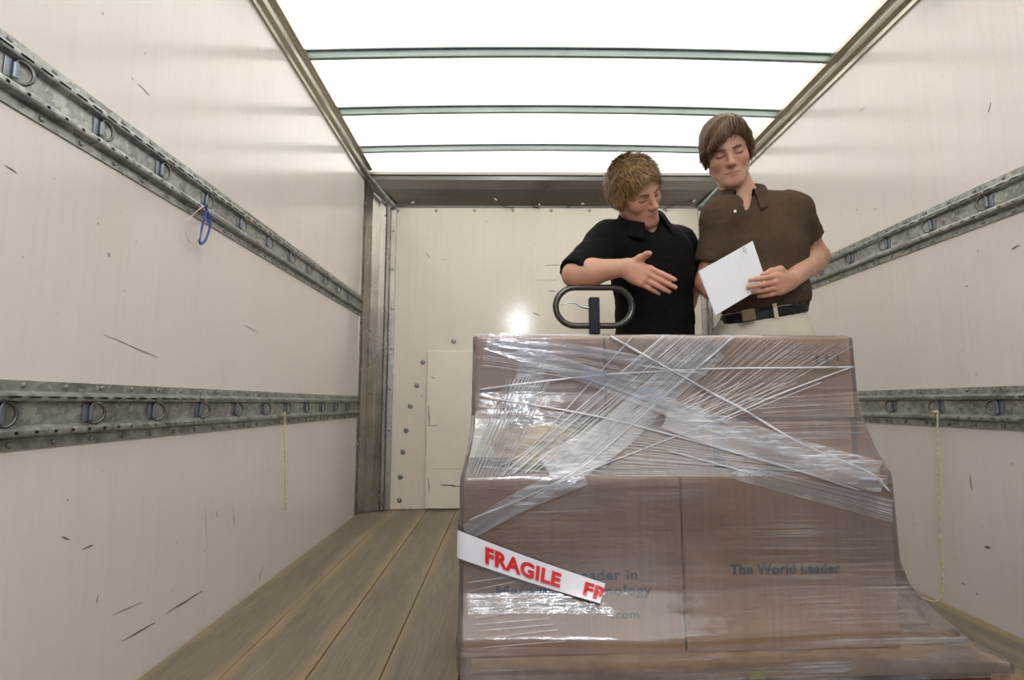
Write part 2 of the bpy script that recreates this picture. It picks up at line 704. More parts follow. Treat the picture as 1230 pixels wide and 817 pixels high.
# ------------------------------------------------------------------ the truck body
wl = boxo('wall_left', (XL - 0.03, YF, -0.03), (XL, YB + 0.05, HT + 0.12), 'wall_white')
tag(wl, 'white scuffed panel wall of the truck box carrying the blue cord loop', None, None, 'structure')
wr = boxo('wall_right', (XR, YF, -0.03), (XR + 0.03, YB + 0.05, HT + 0.12), 'wall_white')
tag(wr, 'white panel wall of the truck box behind the man holding papers', None, None, 'structure')
wb = boxo('wall_back', (XL - 0.03, YB, -0.03), (XR + 0.03, YB + 0.05, HT + 0.12), 'wall_cream')
tag(wb, 'cream front bulkhead wall of the truck box behind the two men', None, None, 'structure')

# bulkhead: raised panel, kick board, rivets and bolts
boxo('panel', (-0.765, YB - 0.012, 0.005), (1.37, YB, 2.075), 'wall_cream', wb, 0.003)
kb = P(514, 422, YB)
boxo('kick_board', (kb[0], YB - 0.030, 0.012), (1.13, YB - 0.012, kb[2]), 'kick_white', wb, 0.003)


def disc_bolt(parent, c, r, d, axis=1, name='bolt', mat='bolt_grey', sgn=-1):
    bm = bmesh.new()
    n = 12
    prof = [(r, 0), (r, 0.3), (r * 0.8, 0.55), (r * 0.55, 0.6), (r * 0.5, 1.0), (0.0, 1.0)]
    rings = []
    for rr, h in prof:
        ring = []
        for k in range(n):
            a = 2 * math.pi * k / n
            p = [0, 0, 0]
            o = [i for i in range(3) if i != axis]
            p[o[0]] = c[o[0]] + rr * math.cos(a)
            p[o[1]] = c[o[1]] + rr * math.sin(a)
            p[axis] = c[axis] + sgn * h * d
            ring.append(bm.verts.new(p))
        rings.append(ring)
    for a, b in zip(rings, rings[1:]):
        for k in range(n):
            bm.faces.new((a[k], a[(k + 1) % n], b[(k + 1) % n], b[k]))
    bmesh.ops.remove_doubles(bm, verts=bm.verts, dist=1e-5)
    return link_bm(name, bm, mat, parent)


for u, v in [(545, 410), (572, 409), (508, 435), (501, 463), (493, 488), (488, 517), (484, 543), (481, 573), (480, 601)]:
    disc_bolt(wb, P(u, v, YB - 0.012), 0.017, 0.008, name='bolt')
for i, u in enumerate(range(478, 900, 46)):
    disc_bolt(wb, P(u, 253, YB - 0.012), 0.011, 0.006, name='rivet')

# scuffs on the bulkhead and side walls that have their own place
def scuff(wall, pts, w, axis, off):
    pts = [np.asarray(p, float) for p in pts]
    mb = MB()
    V = []
    n = len(pts)
    for i, p in enumerate(pts):
        d = pts[min(i + 1, n - 1)] - pts[max(i - 1, 0)]
        d /= np.linalg.norm(d)
        nn = np.zeros(3)
        nn[axis] = 1
        s = np.cross(d, nn)
        ww = 0.7 * w * (0.25 + 0.75 * math.sin(math.pi * (i + 0.35) / (n + 0.1))) * random.uniform(0.6, 1.2)
        q = p.copy()
        q[axis] = off
        V += [q - s * ww / 2, q + s * ww / 2]
    mb.add(V, [(2 * i, 2 * i + 1, 2 * i + 3, 2 * i + 2) for i in range(n - 1)])
    return mb.build('scuff_mark', 'scuff_dark', wall)


def line_px(u0, v0, u1, v1, n, f, jit=1.0):
    return [f(u0 + (u1 - u0) * k / n + random.uniform(-jit, jit) * 0.4, v0 + (v1 - v0) * k / n + random.uniform(-jit, jit) * 0.4) for k in range(n + 1)]


fl_ = lambda u, v: PX(u, v, XL)
fr_ = lambda u, v: PX(u, v, XR)
fb_ = lambda u, v: P(u, v, YB - 0.012)
for a in [(146, 771, 186, 748, 6, 0.006), (200, 737, 243, 710, 8, 0.008), (280, 614, 282, 632, 4, 0.005), (246, 602, 248, 660, 6, 0.003), (260, 614, 261, 622, 3, 0.006),
          (135, 739, 170, 724, 6, 0.003), (292, 390, 310, 400, 4, 0.004), (180, 115, 165, 100, 4, 0.004), (125, 402, 190, 430, 8, 0.003), (98, 660, 112, 655, 3, 0.005), (310, 700, 316, 680, 4, 0.008),
          (5, 198, 20, 208, 4, 0.004), (75, 645, 83, 648, 3, 0.006), (117, 715, 116, 725, 3, 0.006)]:
    scuff(wl, line_px(*a[:5], fl_), a[5], 0, XL + 0.0008)
for a in [(1040, 128, 1032, 134, 3, 0.004), (1190, 123, 1188, 135, 3, 0.005), (1225, 294, 1215, 300, 3, 0.007), (1183, 657, 1190, 658, 3, 0.010), (1155, 700, 1160, 703, 3, 0.006), (1160, 345, 1163, 343, 2, 0.005), (1174, 302, 1176, 301, 2, 0.006), (1165, 570, 1168, 590, 3, 0.005)]:
    scuff(wr, line_px(*a[:5], fr_), a[5], 0, XR - 0.0008)
for a in [(655, 319, 672, 318, 4, 0.006), (643, 337, 668, 337, 4, 0.004), (658, 350, 668, 350, 4, 0.012), (512, 303, 516, 310, 3, 0.008), (530, 312, 536, 312, 3, 0.006), (640, 376, 648, 379, 3, 0.012)]:
    scuff(wb, line_px(*a[:5], fb_), a[5], 1, YB - 0.0128)
for a in [(514, 511, 526, 511, 4, 0.008), (530, 582, 552, 584, 6, 0.014), (515, 487, 516, 512, 5, 0.010), (515, 575, 516, 592, 5, 0.010), (518, 452, 523, 455, 3, 0.006), (520, 563, 556, 563, 5, 0.003)]:
    scuff(wb, line_px(*a[:5], fb_), a[5], 1, YB - 0.0308)

# corner posts and header
def corner_post(name, side, label):
    s = 1 if side < 0 else -1
    X0 = XL if side < 0 else XR
    prof = [(0.0, 3.555), (0.006, 3.555), (0.010, 3.60), (0.040, 3.66), (0.085, 3.695), (0.120, 3.71), (0.132, 3.70), (0.150, 3.70), (0.156, 3.728), (0.188, 3.731), (0.190, 3.7359), (0.150, 3.7359), (0.0, 3.7359)]
    pr = [(X0 + s * (a + 0.0002), b, 0) for a, b in prof]
    V, Fc = extrude_profile(pr, 2, 0.004, 2.23, True)
    o = link_mesh(name, V, Fc, 'post_steel')
    tag(o, label, None, None, 'structure')
    for z in np.arange(0.25, 2.05, 0.275):
        disc_bolt(o, (X0 + s * 0.172, 3.729, z), 0.010, 0.006, name='rivet', mat='post_steel')
    for z in np.arange(0.12, 2.1, 0.16):
        disc_bolt(o, (X0 + s * 0.008, 3.578, z), 0.007, 0.005, axis=0, name='rivet', mat='post_steel', sgn=s)
    return o


corner_post('trim_1', -1, 'brushed steel corner post beside the wall with the blue cord loop')
corner_post('trim_2', 1, 'brushed steel corner post partly hidden behind the man holding papers')
prof = [(0, YB, 2.07), (0, YB - 0.016, 2.07), (0, YB - 0.020, 2.082), (0, YB - 0.045, 2.11), (0, YB - 0.10, 2.17), (0, YB - 0.13, 2.225), (0, YB - 0.135, 2.250), (0, YB - 0.155, 2.252), (0, YB - 0.155, 2.272), (0, YB, 2.272)]
V, Fc = extrude_profile(prof, 0, XL + 0.01, XR - 0.01, True, 1)
hd = link_mesh('trim_3', V, Fc, 'header_steel')
tag(hd, 'curved steel header beam across the top of the bulkhead wall', None, None, 'structure')
for s, X0 in ((1, XL), (-1, XR)):
    mb = MB()
    a = [(X0 + s * 0.012, 3.60, 2.225), (X0 + s * 0.012, 3.545, 2.235), (X0 + s * 0.16, 3.685, 2.06), (X0 + s * 0.185, 3.715, 2.06)]
    b = [(X0 + s * 0.022, 3.59, 2.235), (X0 + s * 0.022, 3.535, 2.245), (X0 + s * 0.17, 3.675, 2.07), (X0 + s * 0.195, 3.705, 2.07)]
    mb.add(a + b, [(0, 1, 2, 3), (7, 6, 5, 4), (0, 4, 5, 1), (1, 5, 6, 2), (2, 6, 7, 3), (3, 7, 4, 0)])
    mb.build('gusset', 'galvanized', hd)

# floor planks
fl0 = boxo('floor', (XL - 0.03, YF, -0.08), (XR + 0.03, YB + 0.05, -0.03), 'dark_gap')
tag(fl0, 'worn hardwood plank floor of the truck box', None, None, 'structure')
PW = 0.204
x = XL + 0.004
edges = [XL + 0.002, -0.735, -0.512, -0.322]
while edges[-1] < XR - 0.05:
    edges.append(edges[-1] + PW)
edges[-1] = XR - 0.002
for a, b in zip(edges, edges[1:]):
    w = (b - a) / 2 - 0.0016
    bm = box_bm((-w, YF, -0.03), (w, YB - 0.002, 0.0), 0.002)
    o = link_bm('plank', bm, 'plank_wood', fl0)
    o.location = ((a + b) / 2, 0, random.uniform(-0.0012, 0.0))

# roof: translucent skin, bows, top rails, door tracks
XC = (XL + XR) / 2


def roof_z(x):
    return 2.262 + 0.022 * (1 - ((x - XC) / 1.25) ** 2)


n = 40
V, Fc = [], []
for k in range(n + 1):
    xx = XL - 0.02 + (XR - XL + 0.04) * k / n
    for yy in (YF, YB + 0.05):
        V.append((xx, yy, roof_z(xx) + 0.040))
for k in range(n):
    Fc.append((2 * k, 2 * k + 1, 2 * k + 3, 2 * k + 2))
roof = link_mesh('ceiling', V, Fc, 'roof_translucent', None, True)
tag(roof, 'glowing translucent fibreglass roof skin over the truck box', None, None, 'structure')
y = 3.300
for yb in [3.300, 2.847, 2.357, 1.80, 1.30, 0.80, 0.30, -0.20, -0.70, -1.20, -1.70, -2.20]:
    prof = [(-0.030, 0.041), (-0.030, 0.036), (-0.014, 0.034), (-0.012, 0.006), (0.012, 0.006), (0.014, 0.034), (0.030, 0.036), (0.030, 0.041)]
    V, Fc = [], []
    m = 32
    for k in range(m + 1):
        xx = XL + 0.045 + (XR - XL - 0.09) * k / m
        for a, b in prof:
            V.append((xx, yb + a * 0.8, roof_z(xx) + b - 0.004))
    q = len(prof)
    for k in range(m):
        for j in range(q):
            Fc.append((k * q + j, k * q + (j + 1) % q, (k + 1) * q + (j + 1) % q, (k + 1) * q + j))
    Fc.append(tuple(range(q)))
    Fc.append(tuple(m * q + j for j in range(q))[::-1])
    link_mesh('roof_bow', V, Fc, 'bow_steel', roof)
for s, X0, nm, lb in ((1, XL, 'trim_4', 'aluminium roof rail above the wall with the blue cord loop'), (-1, XR, 'trim_5', 'aluminium roof rail above the wall behind the man holding papers')):
    prof = [(0.0005, 2.195), (0.010, 2.195), (0.012, 2.212), (0.030, 2.222), (0.036, 2.238), (0.036, 2.256), (0.046, 2.262), (0.058, 2.262), (0.058, 2.270), (0.050, 2.275), (0.050, 2.292), (0.0005, 2.292)]
    V, Fc = extrude_profile([(X0 + s * a, 0, b) for a, b in prof], 1, YF, 3.555, True)
    o = link_mesh(nm, V, Fc, 'rail_alu')
    tag(o, lb, None, None, 'structure')
    TRK = PX(311, 26, XL + 0.07)[1]
    # roller door track that ends part way along the roof
    tr = [(0.040, 2.180), (0.044, 2.180), (0.044, 2.228), (0.092, 2.228), (0.092, 2.180), (0.096, 2.180), (0.096, 2.232), (0.040, 2.232)]
    V, Fc = extrude_profile([(X0 + s * a, 0, b - 0.012) for a, b in tr], 1, YF, TRK, True)
    t_ = link_mesh('door_track', V, Fc, 'galvanized', o)
    bm = box_bm((min(X0 + s * 0.002, X0 + s * 0.10), TRK - 0.12, 2.222), (max(X0 + s * 0.002, X0 + s * 0.10), TRK - 0.02, 2.255), 0.003)
    link_bm('track_bracket', bm, 'dark_gap', o)


# ------------------------------------------------------------------ tie-down rails
def ring_mesh():
    """D ring and its hinge plate in rail coordinates: (out, along, up)"""
    return None


def cargo_rail(side, z0, label, ring_ys):
    s = 1 if side < 0 else -1
    X0 = XL if side < 0 else XR
    Hh = 0.134
    Y0, Y1 = YF + 0.05, 3.553
    root = empty('cargo_rail', (X0, Y0, z0))
    tag(root, label, 'cargo rail', 'galvanized tie-down rails along the truck walls')
    rt = np.array(root.location)
    prof = [(0.0005, 0.0), (0.004, 0.0), (0.004, 0.155), (0.021, 0.195), (0.022, 0.225), (0.022, 0.268), (0.021, 0.300), (0.007, 0.345),
            (0.007, 0.665), (0.021, 0.705), (0.022, 0.738), (0.022, 0.772), (0.021, 0.805), (0.004, 0.845), (0.004, 1.0), (0.0005, 1.0)]
    mb = MB()
    for (a, b), (c, d) in zip(prof, prof[1:]):
        def quad(ya, yb):
            p = [(X0 + s * a, ya, z0 + b * Hh), (X0 + s * a, yb, z0 + b * Hh), (X0 + s * c, yb, z0 + d * Hh), (X0 + s * c, ya, z0 + d * Hh)]
            mb.add([np.array(q) - rt for q in p], [(0, 1, 2, 3) if s < 0 else (3, 2, 1, 0)])
        if abs(b - 0.225) < 1e-6:
            per, ln = 0.0462, 0.008
        elif abs(b - 0.738) < 1e-6:
            per, ln = 0.0462, 0.030
        else:
            quad(Y0, Y1)
            continue
        yy = Y0
        k = 0
        while yy < Y1 - 0.05:
            quad(yy, yy + per - ln)
            yy += per
        quad(yy, Y1)
    # end cap and dark back
    mb.build('channel', 'galvanized', root)
    # flange screws
    mb = MB()
    for k, yy in enumerate(np.arange(Y0 + 0.06, Y1, 0.105)):
        for zz in (0.075, 0.925):
            c = np.array([X0 + s * 0.004, yy + (0.02 if zz > 0.5 else 0), z0 + zz * Hh]) - rt
            m = 8
            Vv = []
            for rr, h in ((0.0062, 0), (0.0055, 0.003), (0.003, 0.0045)):
                for j in range(m):
                    an = 2 * math.pi * j / m
                    Vv.append((c[0] + s * h, c[1] + rr * math.cos(an), c[2] + rr * math.sin(an)))
            Ff = [(i * m + j, i * m + (j + 1) % m, (i + 1) * m + (j + 1) % m, (i + 1) * m + j) for i in range(2) for j in range(m)]
            Ff.append(tuple(2 * m + j for j in range(m)))
            mb.add(Vv, Ff)
    o = mb.build('screws', 'bolt_grey', root)
    o['kind'] = 'stuff'
    # ring anchors
    for i, yy in enumerate(ring_ys):
        cz = z0 + 0.505 * Hh
        an = empty('ring_anchor', (0, yy - Y0, cz - z0))
        an.parent = root
        pl = MB()
        xs = sorted((s * 0.0072, s * 0.0100))
        bm = box_bm((xs[0], -0.026, -0.019), (xs[1], 0.000, 0.019), 0.0008)
        xs = sorted((s * 0.0100, s * 0.0165))
        box_bm((xs[0], -0.012, -0.017), (xs[1], -0.001, 0.017), 0.002, bm)
        plo = link_bm('hinge_plate', bm, 'zinc_blue', an)
        open_ = (0.2, 0.55, 0.35, 0.7, 0.3, 0.5, 0.25, 0.6, 0.4, 0.3, 0.5, 0.2)[(i * 5 + (3 if s < 0 else 0) + (1 if z0 > 1 else 0)) % 12]
        pts = []
        for k in range(13):
            a = -math.pi / 2 + math.pi * k / 12
            r_ = 0.0235
            l_ = 0.004 + 0.0225 * math.cos(a)
            pts.append((s * (0.0125 + l_ * math.sin(open_)), l_ * math.cos(open_) - 0.004, r_ * math.sin(a)))
        pts = [(s * 0.0125, -0.006, -0.020)] + pts + [(s * 0.0125, -0.006, 0.020)]
        V_, F_ = tube(pts, 0.0035, 8, True)
        link_mesh('ring', V_, F_, 'ring_steel', an, True)
    return root


rl = [1.001 + 0.2255 * k for k in range(11)]
rl2 = [1.044 + 0.2245 * k for k in range(11)]
rr1 = [1.678 - 0.2325, 1.678] + [1.678 + 0.2325 * k for k in range(1, 8)]
rr2 = [1.715 - 0.2345, 1.715] + [1.715 + 0.2345 * k for k in range(1, 8)]
cargo_rail(-1, 1.268, 'upper galvanized tie-down rail with the blue cord loop hanging from it', rl)
cargo_rail(-1, 0.614, 'lower galvanized tie-down rail on the wall below the blue cord loop', rl2)
cargo_rail(1, 1.270, 'upper galvanized tie-down rail on the wall behind the man holding papers', rr1)
cargo_rail(1, 0.617, 'lower galvanized tie-down rail with knotted rope beside the wrapped pallet load', rr2)

# ------------------------------------------------------------------ the wrapped pallet load (local frame: x along the front, y to the rear)
LO = np.array([-0.071, 1.200, 0.0])
LA = 0.0345
ca, sa = math.cos(LA), math.sin(LA)


def toW(p):
    p = np.asarray(p, float)
    return np.array([LO[0] + ca * p[0] - sa * p[1], LO[1] + sa * p[0] + ca * p[1], p[2]])


def place(o):
    o.location = LO
    o.rotation_euler = (0, 0, LA)
    return o


PLW, PLD, DECK = 1.163, 0.62, 0.145
pal = place(empty('pallet'))
tag(pal, 'wooden pallet on the floor under the film-wrapped cartons', 'pallet')
nb = 6
bw = 0.088
for k in range(nb):
    y0 = (PLD - bw) * k / (nb - 1)
    boxo('deck_board', (0, y0, DECK - 0.021), (PLW, y0 + bw, DECK), 'pallet_wood', pal, 0.002)
for xx in (0.0, 0.355, 0.73, PLW - 0.045):
    boxo('stringer', (xx, 0.002, 0.022), (xx + 0.045, PLD - 0.002, DECK - 0.0215), 'pallet_wood', pal, 0.002)
for y0 in (0.0, 0.5):
    boxo('bottom_board', (0, y0, 0.001), (PLW, y0 + bw, 0.0215), 'pallet_wood', pal, 0.002)
boxo('sticker', (0.585, -0.0012, DECK - 0.021), (0.62, -0.0004, DECK - 0.004), 'sticker_yellow', pal)


def carton(lo, hi, label, mat='cardboard', top_tape=True, group=None):
    c = place(empty('carton'))
    tag(c, label, 'carton', group)
    boxo('body', lo, hi, mat, c, 0.004, 2)
    mid = (lo[1] + hi[1]) / 2
    bm = box_bm((lo[0] + 0.004, mid - 0.001, hi[2] - 0.0001), (hi[0] - 0.004, mid + 0.001, hi[2] + 0.0006))
    link_bm('flap_joint', bm, 'dark_gap', c)
    bm = box_bm((lo[0] - 0.0004, mid - 0.025, hi[2] - 0.06), (lo[0] + 0.0002, mid + 0.025, hi[2]))
    link_bm('sealing_tape', bm, 'carton_tape', c)
    return c


G = 'cartons stacked on the pallet under film'
BT, TT = 0.530, 0.872      # tops of the tiers
BY, TY = 0.075, 0.182      # front faces
c1 = carton((-0.020, BY, DECK + 0.001), (0.4785, 0.585, BT), 'brown carton in the bottom row behind the red and white tape', group=G)
c2 = carton((0.4815, BY, DECK + 0.001), (0.978, 0.585, BT), 'brown carton printed The World Leader in the bottom row', group=G)
c3 = carton((0.004, TY, 0.664), (0.3310, 0.585, TT), 'narrow brown carton in the top row beside the one with arrows', group=G)
c4 = carton((0.3340, TY, 0.664), (0.982, 0.585, TT), 'wide brown carton in the top row printed with small upward arrows', group=G)
c5 = carton((0.105, TY + 0.055, BT + 0.002), (0.345, 0.585, 0.662), 'small pale carton squeezed in the middle row behind crumpled paper', 'cardboard_light', group=G)
c6 = carton((0.350, TY + 0.035, BT + 0.002), (0.620, 0.585, 0.662), 'plain carton at the centre of the middle row under the arrows carton', 'cardboard', group=G)
c7 = carton((0.640, TY + 0.015, BT + 0.002), (0.980, 0.585, 0.662), 'carton at the end of the middle row nearest the rail with the knotted rope', 'cardboard', group=G)


def print_on(parent, body, x0, z0, size, yface, bold=0.0, sx=1.0, space=1.0, mat='print_ink', name='print'):
    v, f = text_mesh(body, 1.0, bold, space)
    V = np.stack([x0 + v[:, 0] * size * sx, np.full(len(v), yface - 0.0008), z0 + v[:, 1] * size], 1)
    # local to the load frame, so parented without its own transform
    return link_mesh(name, V, f, mat, parent)


def loc_px(u, v, ylocal):
    """pixel -> load-local point on the plane y = ylocal"""
    d = ray(u, v)
    dl = np.array([ca * d[0] + sa * d[1], -sa * d[0] + ca * d[1], d[2]])
    o = np.array([0, 0, CAM_H]) - LO
    ol = np.array([ca * o[0] + sa * o[1], -sa * o[0] + ca * o[1], o[2]])
    t = (ylocal - ol[1]) / dl[1]
    return ol + dl * t


def text_fit(parent, body, u0, u1, vbase, yface, bold=0.03, space=1.05, sx=None, hgt=None):
    a, b = loc_px(u0, vbase, yface), loc_px(u1, vbase, yface)
    v, f = text_mesh(body, 1.0, bold, space)
    w = v[:, 0].max() - v[:, 0].min()
    sxx = (b[0] - a[0]) / w
    sz = hgt if hgt else sxx
    V = np.stack([a[0] + (v[:, 0] - v[:, 0].min()) * sxx, np.full(len(v), yface - 0.0008), a[2] + v[:, 1] * sz], 1)
    return link_mesh('print', V, f, 'print_ink', parent)


text_fit(c2, 'The World Leader', 877, 1010, 690, BY, 0.050, 1.08, hgt=0.031)
text_fit(c1, 'Leader in', 688, 766, 697, BY, 0.03, 1.08, hgt=0.030)
text_fit(c1, 'Material', 596, 672, 716, BY, 0.03, 1.08, hgt=0.030)
text_fit(c1, 'Technology', 684, 783, 716, BY, 0.03, 1.08, hgt=0.030)
text_fit(c1, '.com', 735, 768, 743, BY, 0.03, 1.1, hgt=0.024)


def arrow_up(parent, u, v, h, yface, name='print'):
    c = loc_px(u, v, yface)
    w = h * 0.32
    pts = [(-w, 0.35), (0, 0.5), (w, 0.35), (w * 0.45, 0.32), (w * 0.32, 0.32), (w * 0.32, 0.1), (w * 0.32, -0.5), (-w * 0.32, -0.5), (-w * 0.32, 0.1), (-w * 0.32, 0.32), (-w * 0.45, 0.32)]
    V = [(c[0] + a, yface - 0.0008, c[2] + b * h) for a, b in pts]
    head = [(-w, 0.10), (0, 0.5), (w, 0.10)]
    V = [(c[0] + a, yface - 0.0008, c[2] + b * h) for a, b in head] + [(c[0] - w * 0.35, yface - 0.0008, c[2] + 0.1 * h), (c[0] + w * 0.35, yface - 0.0008, c[2] + 0.1 * h), (c[0] + w * 0.35, yface - 0.0008, c[2] - 0.4 * h), (c[0] - w * 0.35, yface - 0.0008, c[2] - 0.4 * h),
         (c[0] - w, yface - 0.0008, c[2] - 0.44 * h), (c[0] + w, yface - 0.0008, c[2] - 0.44 * h), (c[0] + w, yface - 0.0008, c[2] - 0.52 * h), (c[0] - w, yface - 0.0008, c[2] - 0.52 * h)]
    return link_mesh(name, V, [(0, 1, 2), (3, 4, 5, 6), (7, 8, 9, 10)], 'print_ink', parent)


for u in (981, 993):
    arrow_up(c4, u, 431, 0.028, TY)
arrow_up(c4, 1006, 430, 0.018, TY)
arrow_up(c4, 831, 434, 0.026, TY)
arrow_up(c4, 857, 431, 0.026, TY)
text_fit(c4, 'THIS SIDE UP', 786, 822, 438, TY, 0.02, 1.05, hgt=0.014)

# crumpled kraft paper in the gap of the middle row
bm = bmesh.new()
bmesh.ops.create_icosphere(bm, subdivisions=4, radius=1.0)
pv = np.array([v.co[:] for v in bm.verts])
nn_ = np.abs(vnoise(pv, 2.3, 3, 2)) * 0.55 + np.abs(vnoise(pv, 5.0, 5, 1)) * 0.22
for v, q in zip(bm.verts, nn_):
    v.co *= 1.02 - q
    v.co = Vector((0.165 + v.co[0] * 0.13, TY + 0.014 + v.co[1] * 0.036, BT + 0.069 + v.co[2] * 0.062))
kp = link_bm('crumpled_paper', bm, 'kraft_paper')
place(kp)
tag(kp, 'crumpled sheet of kraft paper stuffed into the gap under the narrow carton', 'paper')

# ---- stretch film
ZK = np.array([0.118, 0.140, 0.150, 0.165, 0.185, 0.215, 0.250, 0.290, 0.340, 0.520, 0.5345, 0.545, 0.560, 0.580, 0.605, 0.640, 0.680, 0.730, 0.868, 0.8765, 0.8775])
YFK = np.array([-0.006, -0.007, -0.006, -0.006, -0.0058, -0.004, 0.034, 0.059, 0.0655, 0.066, 0.068, 0.078, 0.091, 0.107, 0.124, 0.144, 0.160, 0.171, 0.174, 0.182, 0.235])
XLK = np.array([-0.012, -0.020, -0.0265, -0.028, -0.028, -0.0285, -0.029, -0.029, -0.029, -0.029, -0.027, -0.024, -0.020, -0.016, -0.012, -0.008, -0.006, -0.005, -0.004, 0.006, 0.060])
XRK = np.array([1.169, 1.170, 1.160, 1.118, 1.085, 1.050, 1.024, 1.004, 0.990, 0.987, 0.987, 0.987, 0.987, 0.987, 0.988, 0.989, 0.990, 0.990, 0.990, 0.980, 0.925])
YBK = np.array([0.628, 0.629, 0.628, 0.620, 0.612, 0.604, 0.598, 0.595, 0.594, 0.594, 0.594, 0.594, 0.594, 0.594, 0.594, 0.594, 0.594, 0.594, 0.594, 0.582, 0.530])


def glint_bulge(x, z):  # swelling added to the film to steer where the strobe's highlight falls
    return 0.027 * np.exp(-((x - 0.40) / 0.15) ** 2 / 2 - ((z - 0.235) / 0.07) ** 2 / 2)


def film_y(z):
    return float(np.interp(z, ZK, YFK))


def film_px(u, v, off=0.002):
    """pixel -> load-local point on the film's front"""
    y = 0.07
    for _ in range(40):
        p = loc_px(u, v, y)
        y = 0.5 * y + 0.5 * (film_y(min(max(p[2], 0.12), 0.87)) - glint_bulge(p[0], p[2]))
    p = loc_px(u, v, y)
    p = loc_px(u, v, y - off)
    return p


wrap = place(empty('stretch_wrap'))
tag(wrap, 'clear stretch film wound tightly around the stacked cartons and pallet', 'plastic wrap')
ZS = np.unique(np.concatenate([np.linspace(a, b, max(2, int((b - a) / 0.006) + 1)) for a, b in zip(ZK, ZK[1:])]))
ring0 = []
NXF, NXS = 110, 40
V, Fc = [], []
for z in ZS:
    xl, xr, yf, yb = (np.interp(z, ZK, k) for k in (XLK, XRK, YFK, YBK))
    rc = 0.012
    pts = []
    def seg(a, b, m):
        for t in np.linspace(0, 1, m, endpoint=False):
            pts.append((a[0] + (b[0] - a[0]) * t, a[1] + (b[1] - a[1]) * t))
    def arc(cx, cy, a0, m=4):
        for t in np.linspace(0, 1, m, endpoint=False):
            a = a0 + t * math.pi / 2
            pts.append((cx + rc * math.cos(a), cy + rc * math.sin(a)))
    seg((xl + rc, yf), (xr - rc, yf), NXF)
    arc(xr - rc, yf + rc, -math.pi / 2)
    seg((xr, yf + rc), (xr, yb - rc), NXS)
    arc(xr - rc, yb - rc, 0)
    seg((xr - rc, yb), (xl + rc, yb), NXF)
    arc(xl + rc, yb - rc, math.pi / 2)
    seg((xl, yb - rc), (xl, yf + rc), NXS)
    arc(xl + rc, yf + rc, math.pi)
    NP = len(pts)
    V.extend([(a, b, z) for a, b in pts])
V = np.array(V)
nz = len(ZS)
ctr = np.array([0.5, 0.3])
# tension wrinkles: ridges that fan between the tiers and down to the pallet corner
zz = V[:, 2]
slack = np.interp(zz, [0.118, 0.15, 0.21, 0.28, 0.34, 0.5, 0.535, 0.6, 0.7, 0.74, 0.87], [0, .2, 1, .8, .25, .15, .1, 1, .8, .15, 0])
wv = vnoise(np.stack([V[:, 0] * 26 + zz * 16, V[:, 1] * 26, zz * 3], 1), 1.0, 11, 2)
wv2 = vnoise(V * np.array([7, 7, 40]), 1.0, 12, 2)
disp = 0.0035 * slack * wv + 0.0009 * wv2 * (0.4 + slack)
dirv = np.zeros((len(V), 2))
idx = np.arange(len(V)) % NP
front = idx < NXF
right = (idx >= NXF + 4) & (idx < NXF + 4 + NXS)
back = (idx >= NXF + 8 + NXS) & (idx < 2 * NXF + 8 + NXS)
left = (idx >= 2 * NXF + 12 + NXS) & (idx < 2 * NXF + 12 + 2 * NXS)
dirv[front] = (0, -1)
dirv[right] = (1, 0)
dirv[back] = (0, 1)
dirv[left] = (-1, 0)
disp = disp * np.where(front, 1 - 0.7 * np.exp(-((V[:, 0] - 0.19) / 0.10) ** 2 / 2 - ((V[:, 2] - 0.25) / 0.05) ** 2 / 2), 1) + front * glint_bulge(V[:, 0], V[:, 2])
V[:, :2] += dirv * disp[:, None]
for i in range(nz - 1):
    for k in range(NP):
        l = (k + 1) % NP
        Fc.append((i * NP + k, i * NP + l, (i + 1) * NP + l, (i + 1) * NP + k))
link_mesh('film', V, Fc, 'film_wrap', wrap, True)
# extra turns of film round the foot of the load
low = int(np.searchsorted(ZS, 0.205))
V2 = V[:low * NP].copy()
V2[:, :2] += dirv[:low * NP] * 0.0022
link_mesh('film', V2, [q for q in Fc if max(q) < low * NP], 'film_foot', wrap, True)


def band(pl, w0, w1, off, name='film_band', mat='film_band', nseg=24, ncross=6):
    """flat band of film along a pixel polyline, w in pixels"""
    pl = smooth_path([np.array([a, b, 0.0]) for a, b in pl], 10)[:, :2]
    m = len(pl)
    V, Fc = [], []
    for i, p in enumerate(pl):
        d = pl[min(i + 1, m - 1)] - pl[max(i - 1, 0)]
        d /= np.linalg.norm(d)
        nrm = np.array([-d[1], d[0]])
        w = w0 + (w1 - w0) * i / (m - 1)
        for k in range(ncross + 1):
            q = p + nrm * w * (k / ncross - 0.5)
            V.append(film_px(q[0], q[1], off + 0.0012 * math.sin(k * 2.1 + i * 0.3)))
    for i in range(m - 1):
        for k in range(ncross):
            a = i * (ncross + 1) + k
            Fc.append((a, a + 1, a + ncross + 2, a + ncross + 1))
    return link_mesh(name, V, Fc, mat, wrap, True)


def rope_px(pl, r, off=0.004, name='film_rope', mat='film_strand'):
    pl = smooth_path([np.array([a, b, 0.0]) for a, b in pl], 8)[:, :2]
    V, Fc = tube([film_px(a, b, off) for a, b in pl], r, 6)
    return link_mesh(name, V, Fc, mat, wrap, True)


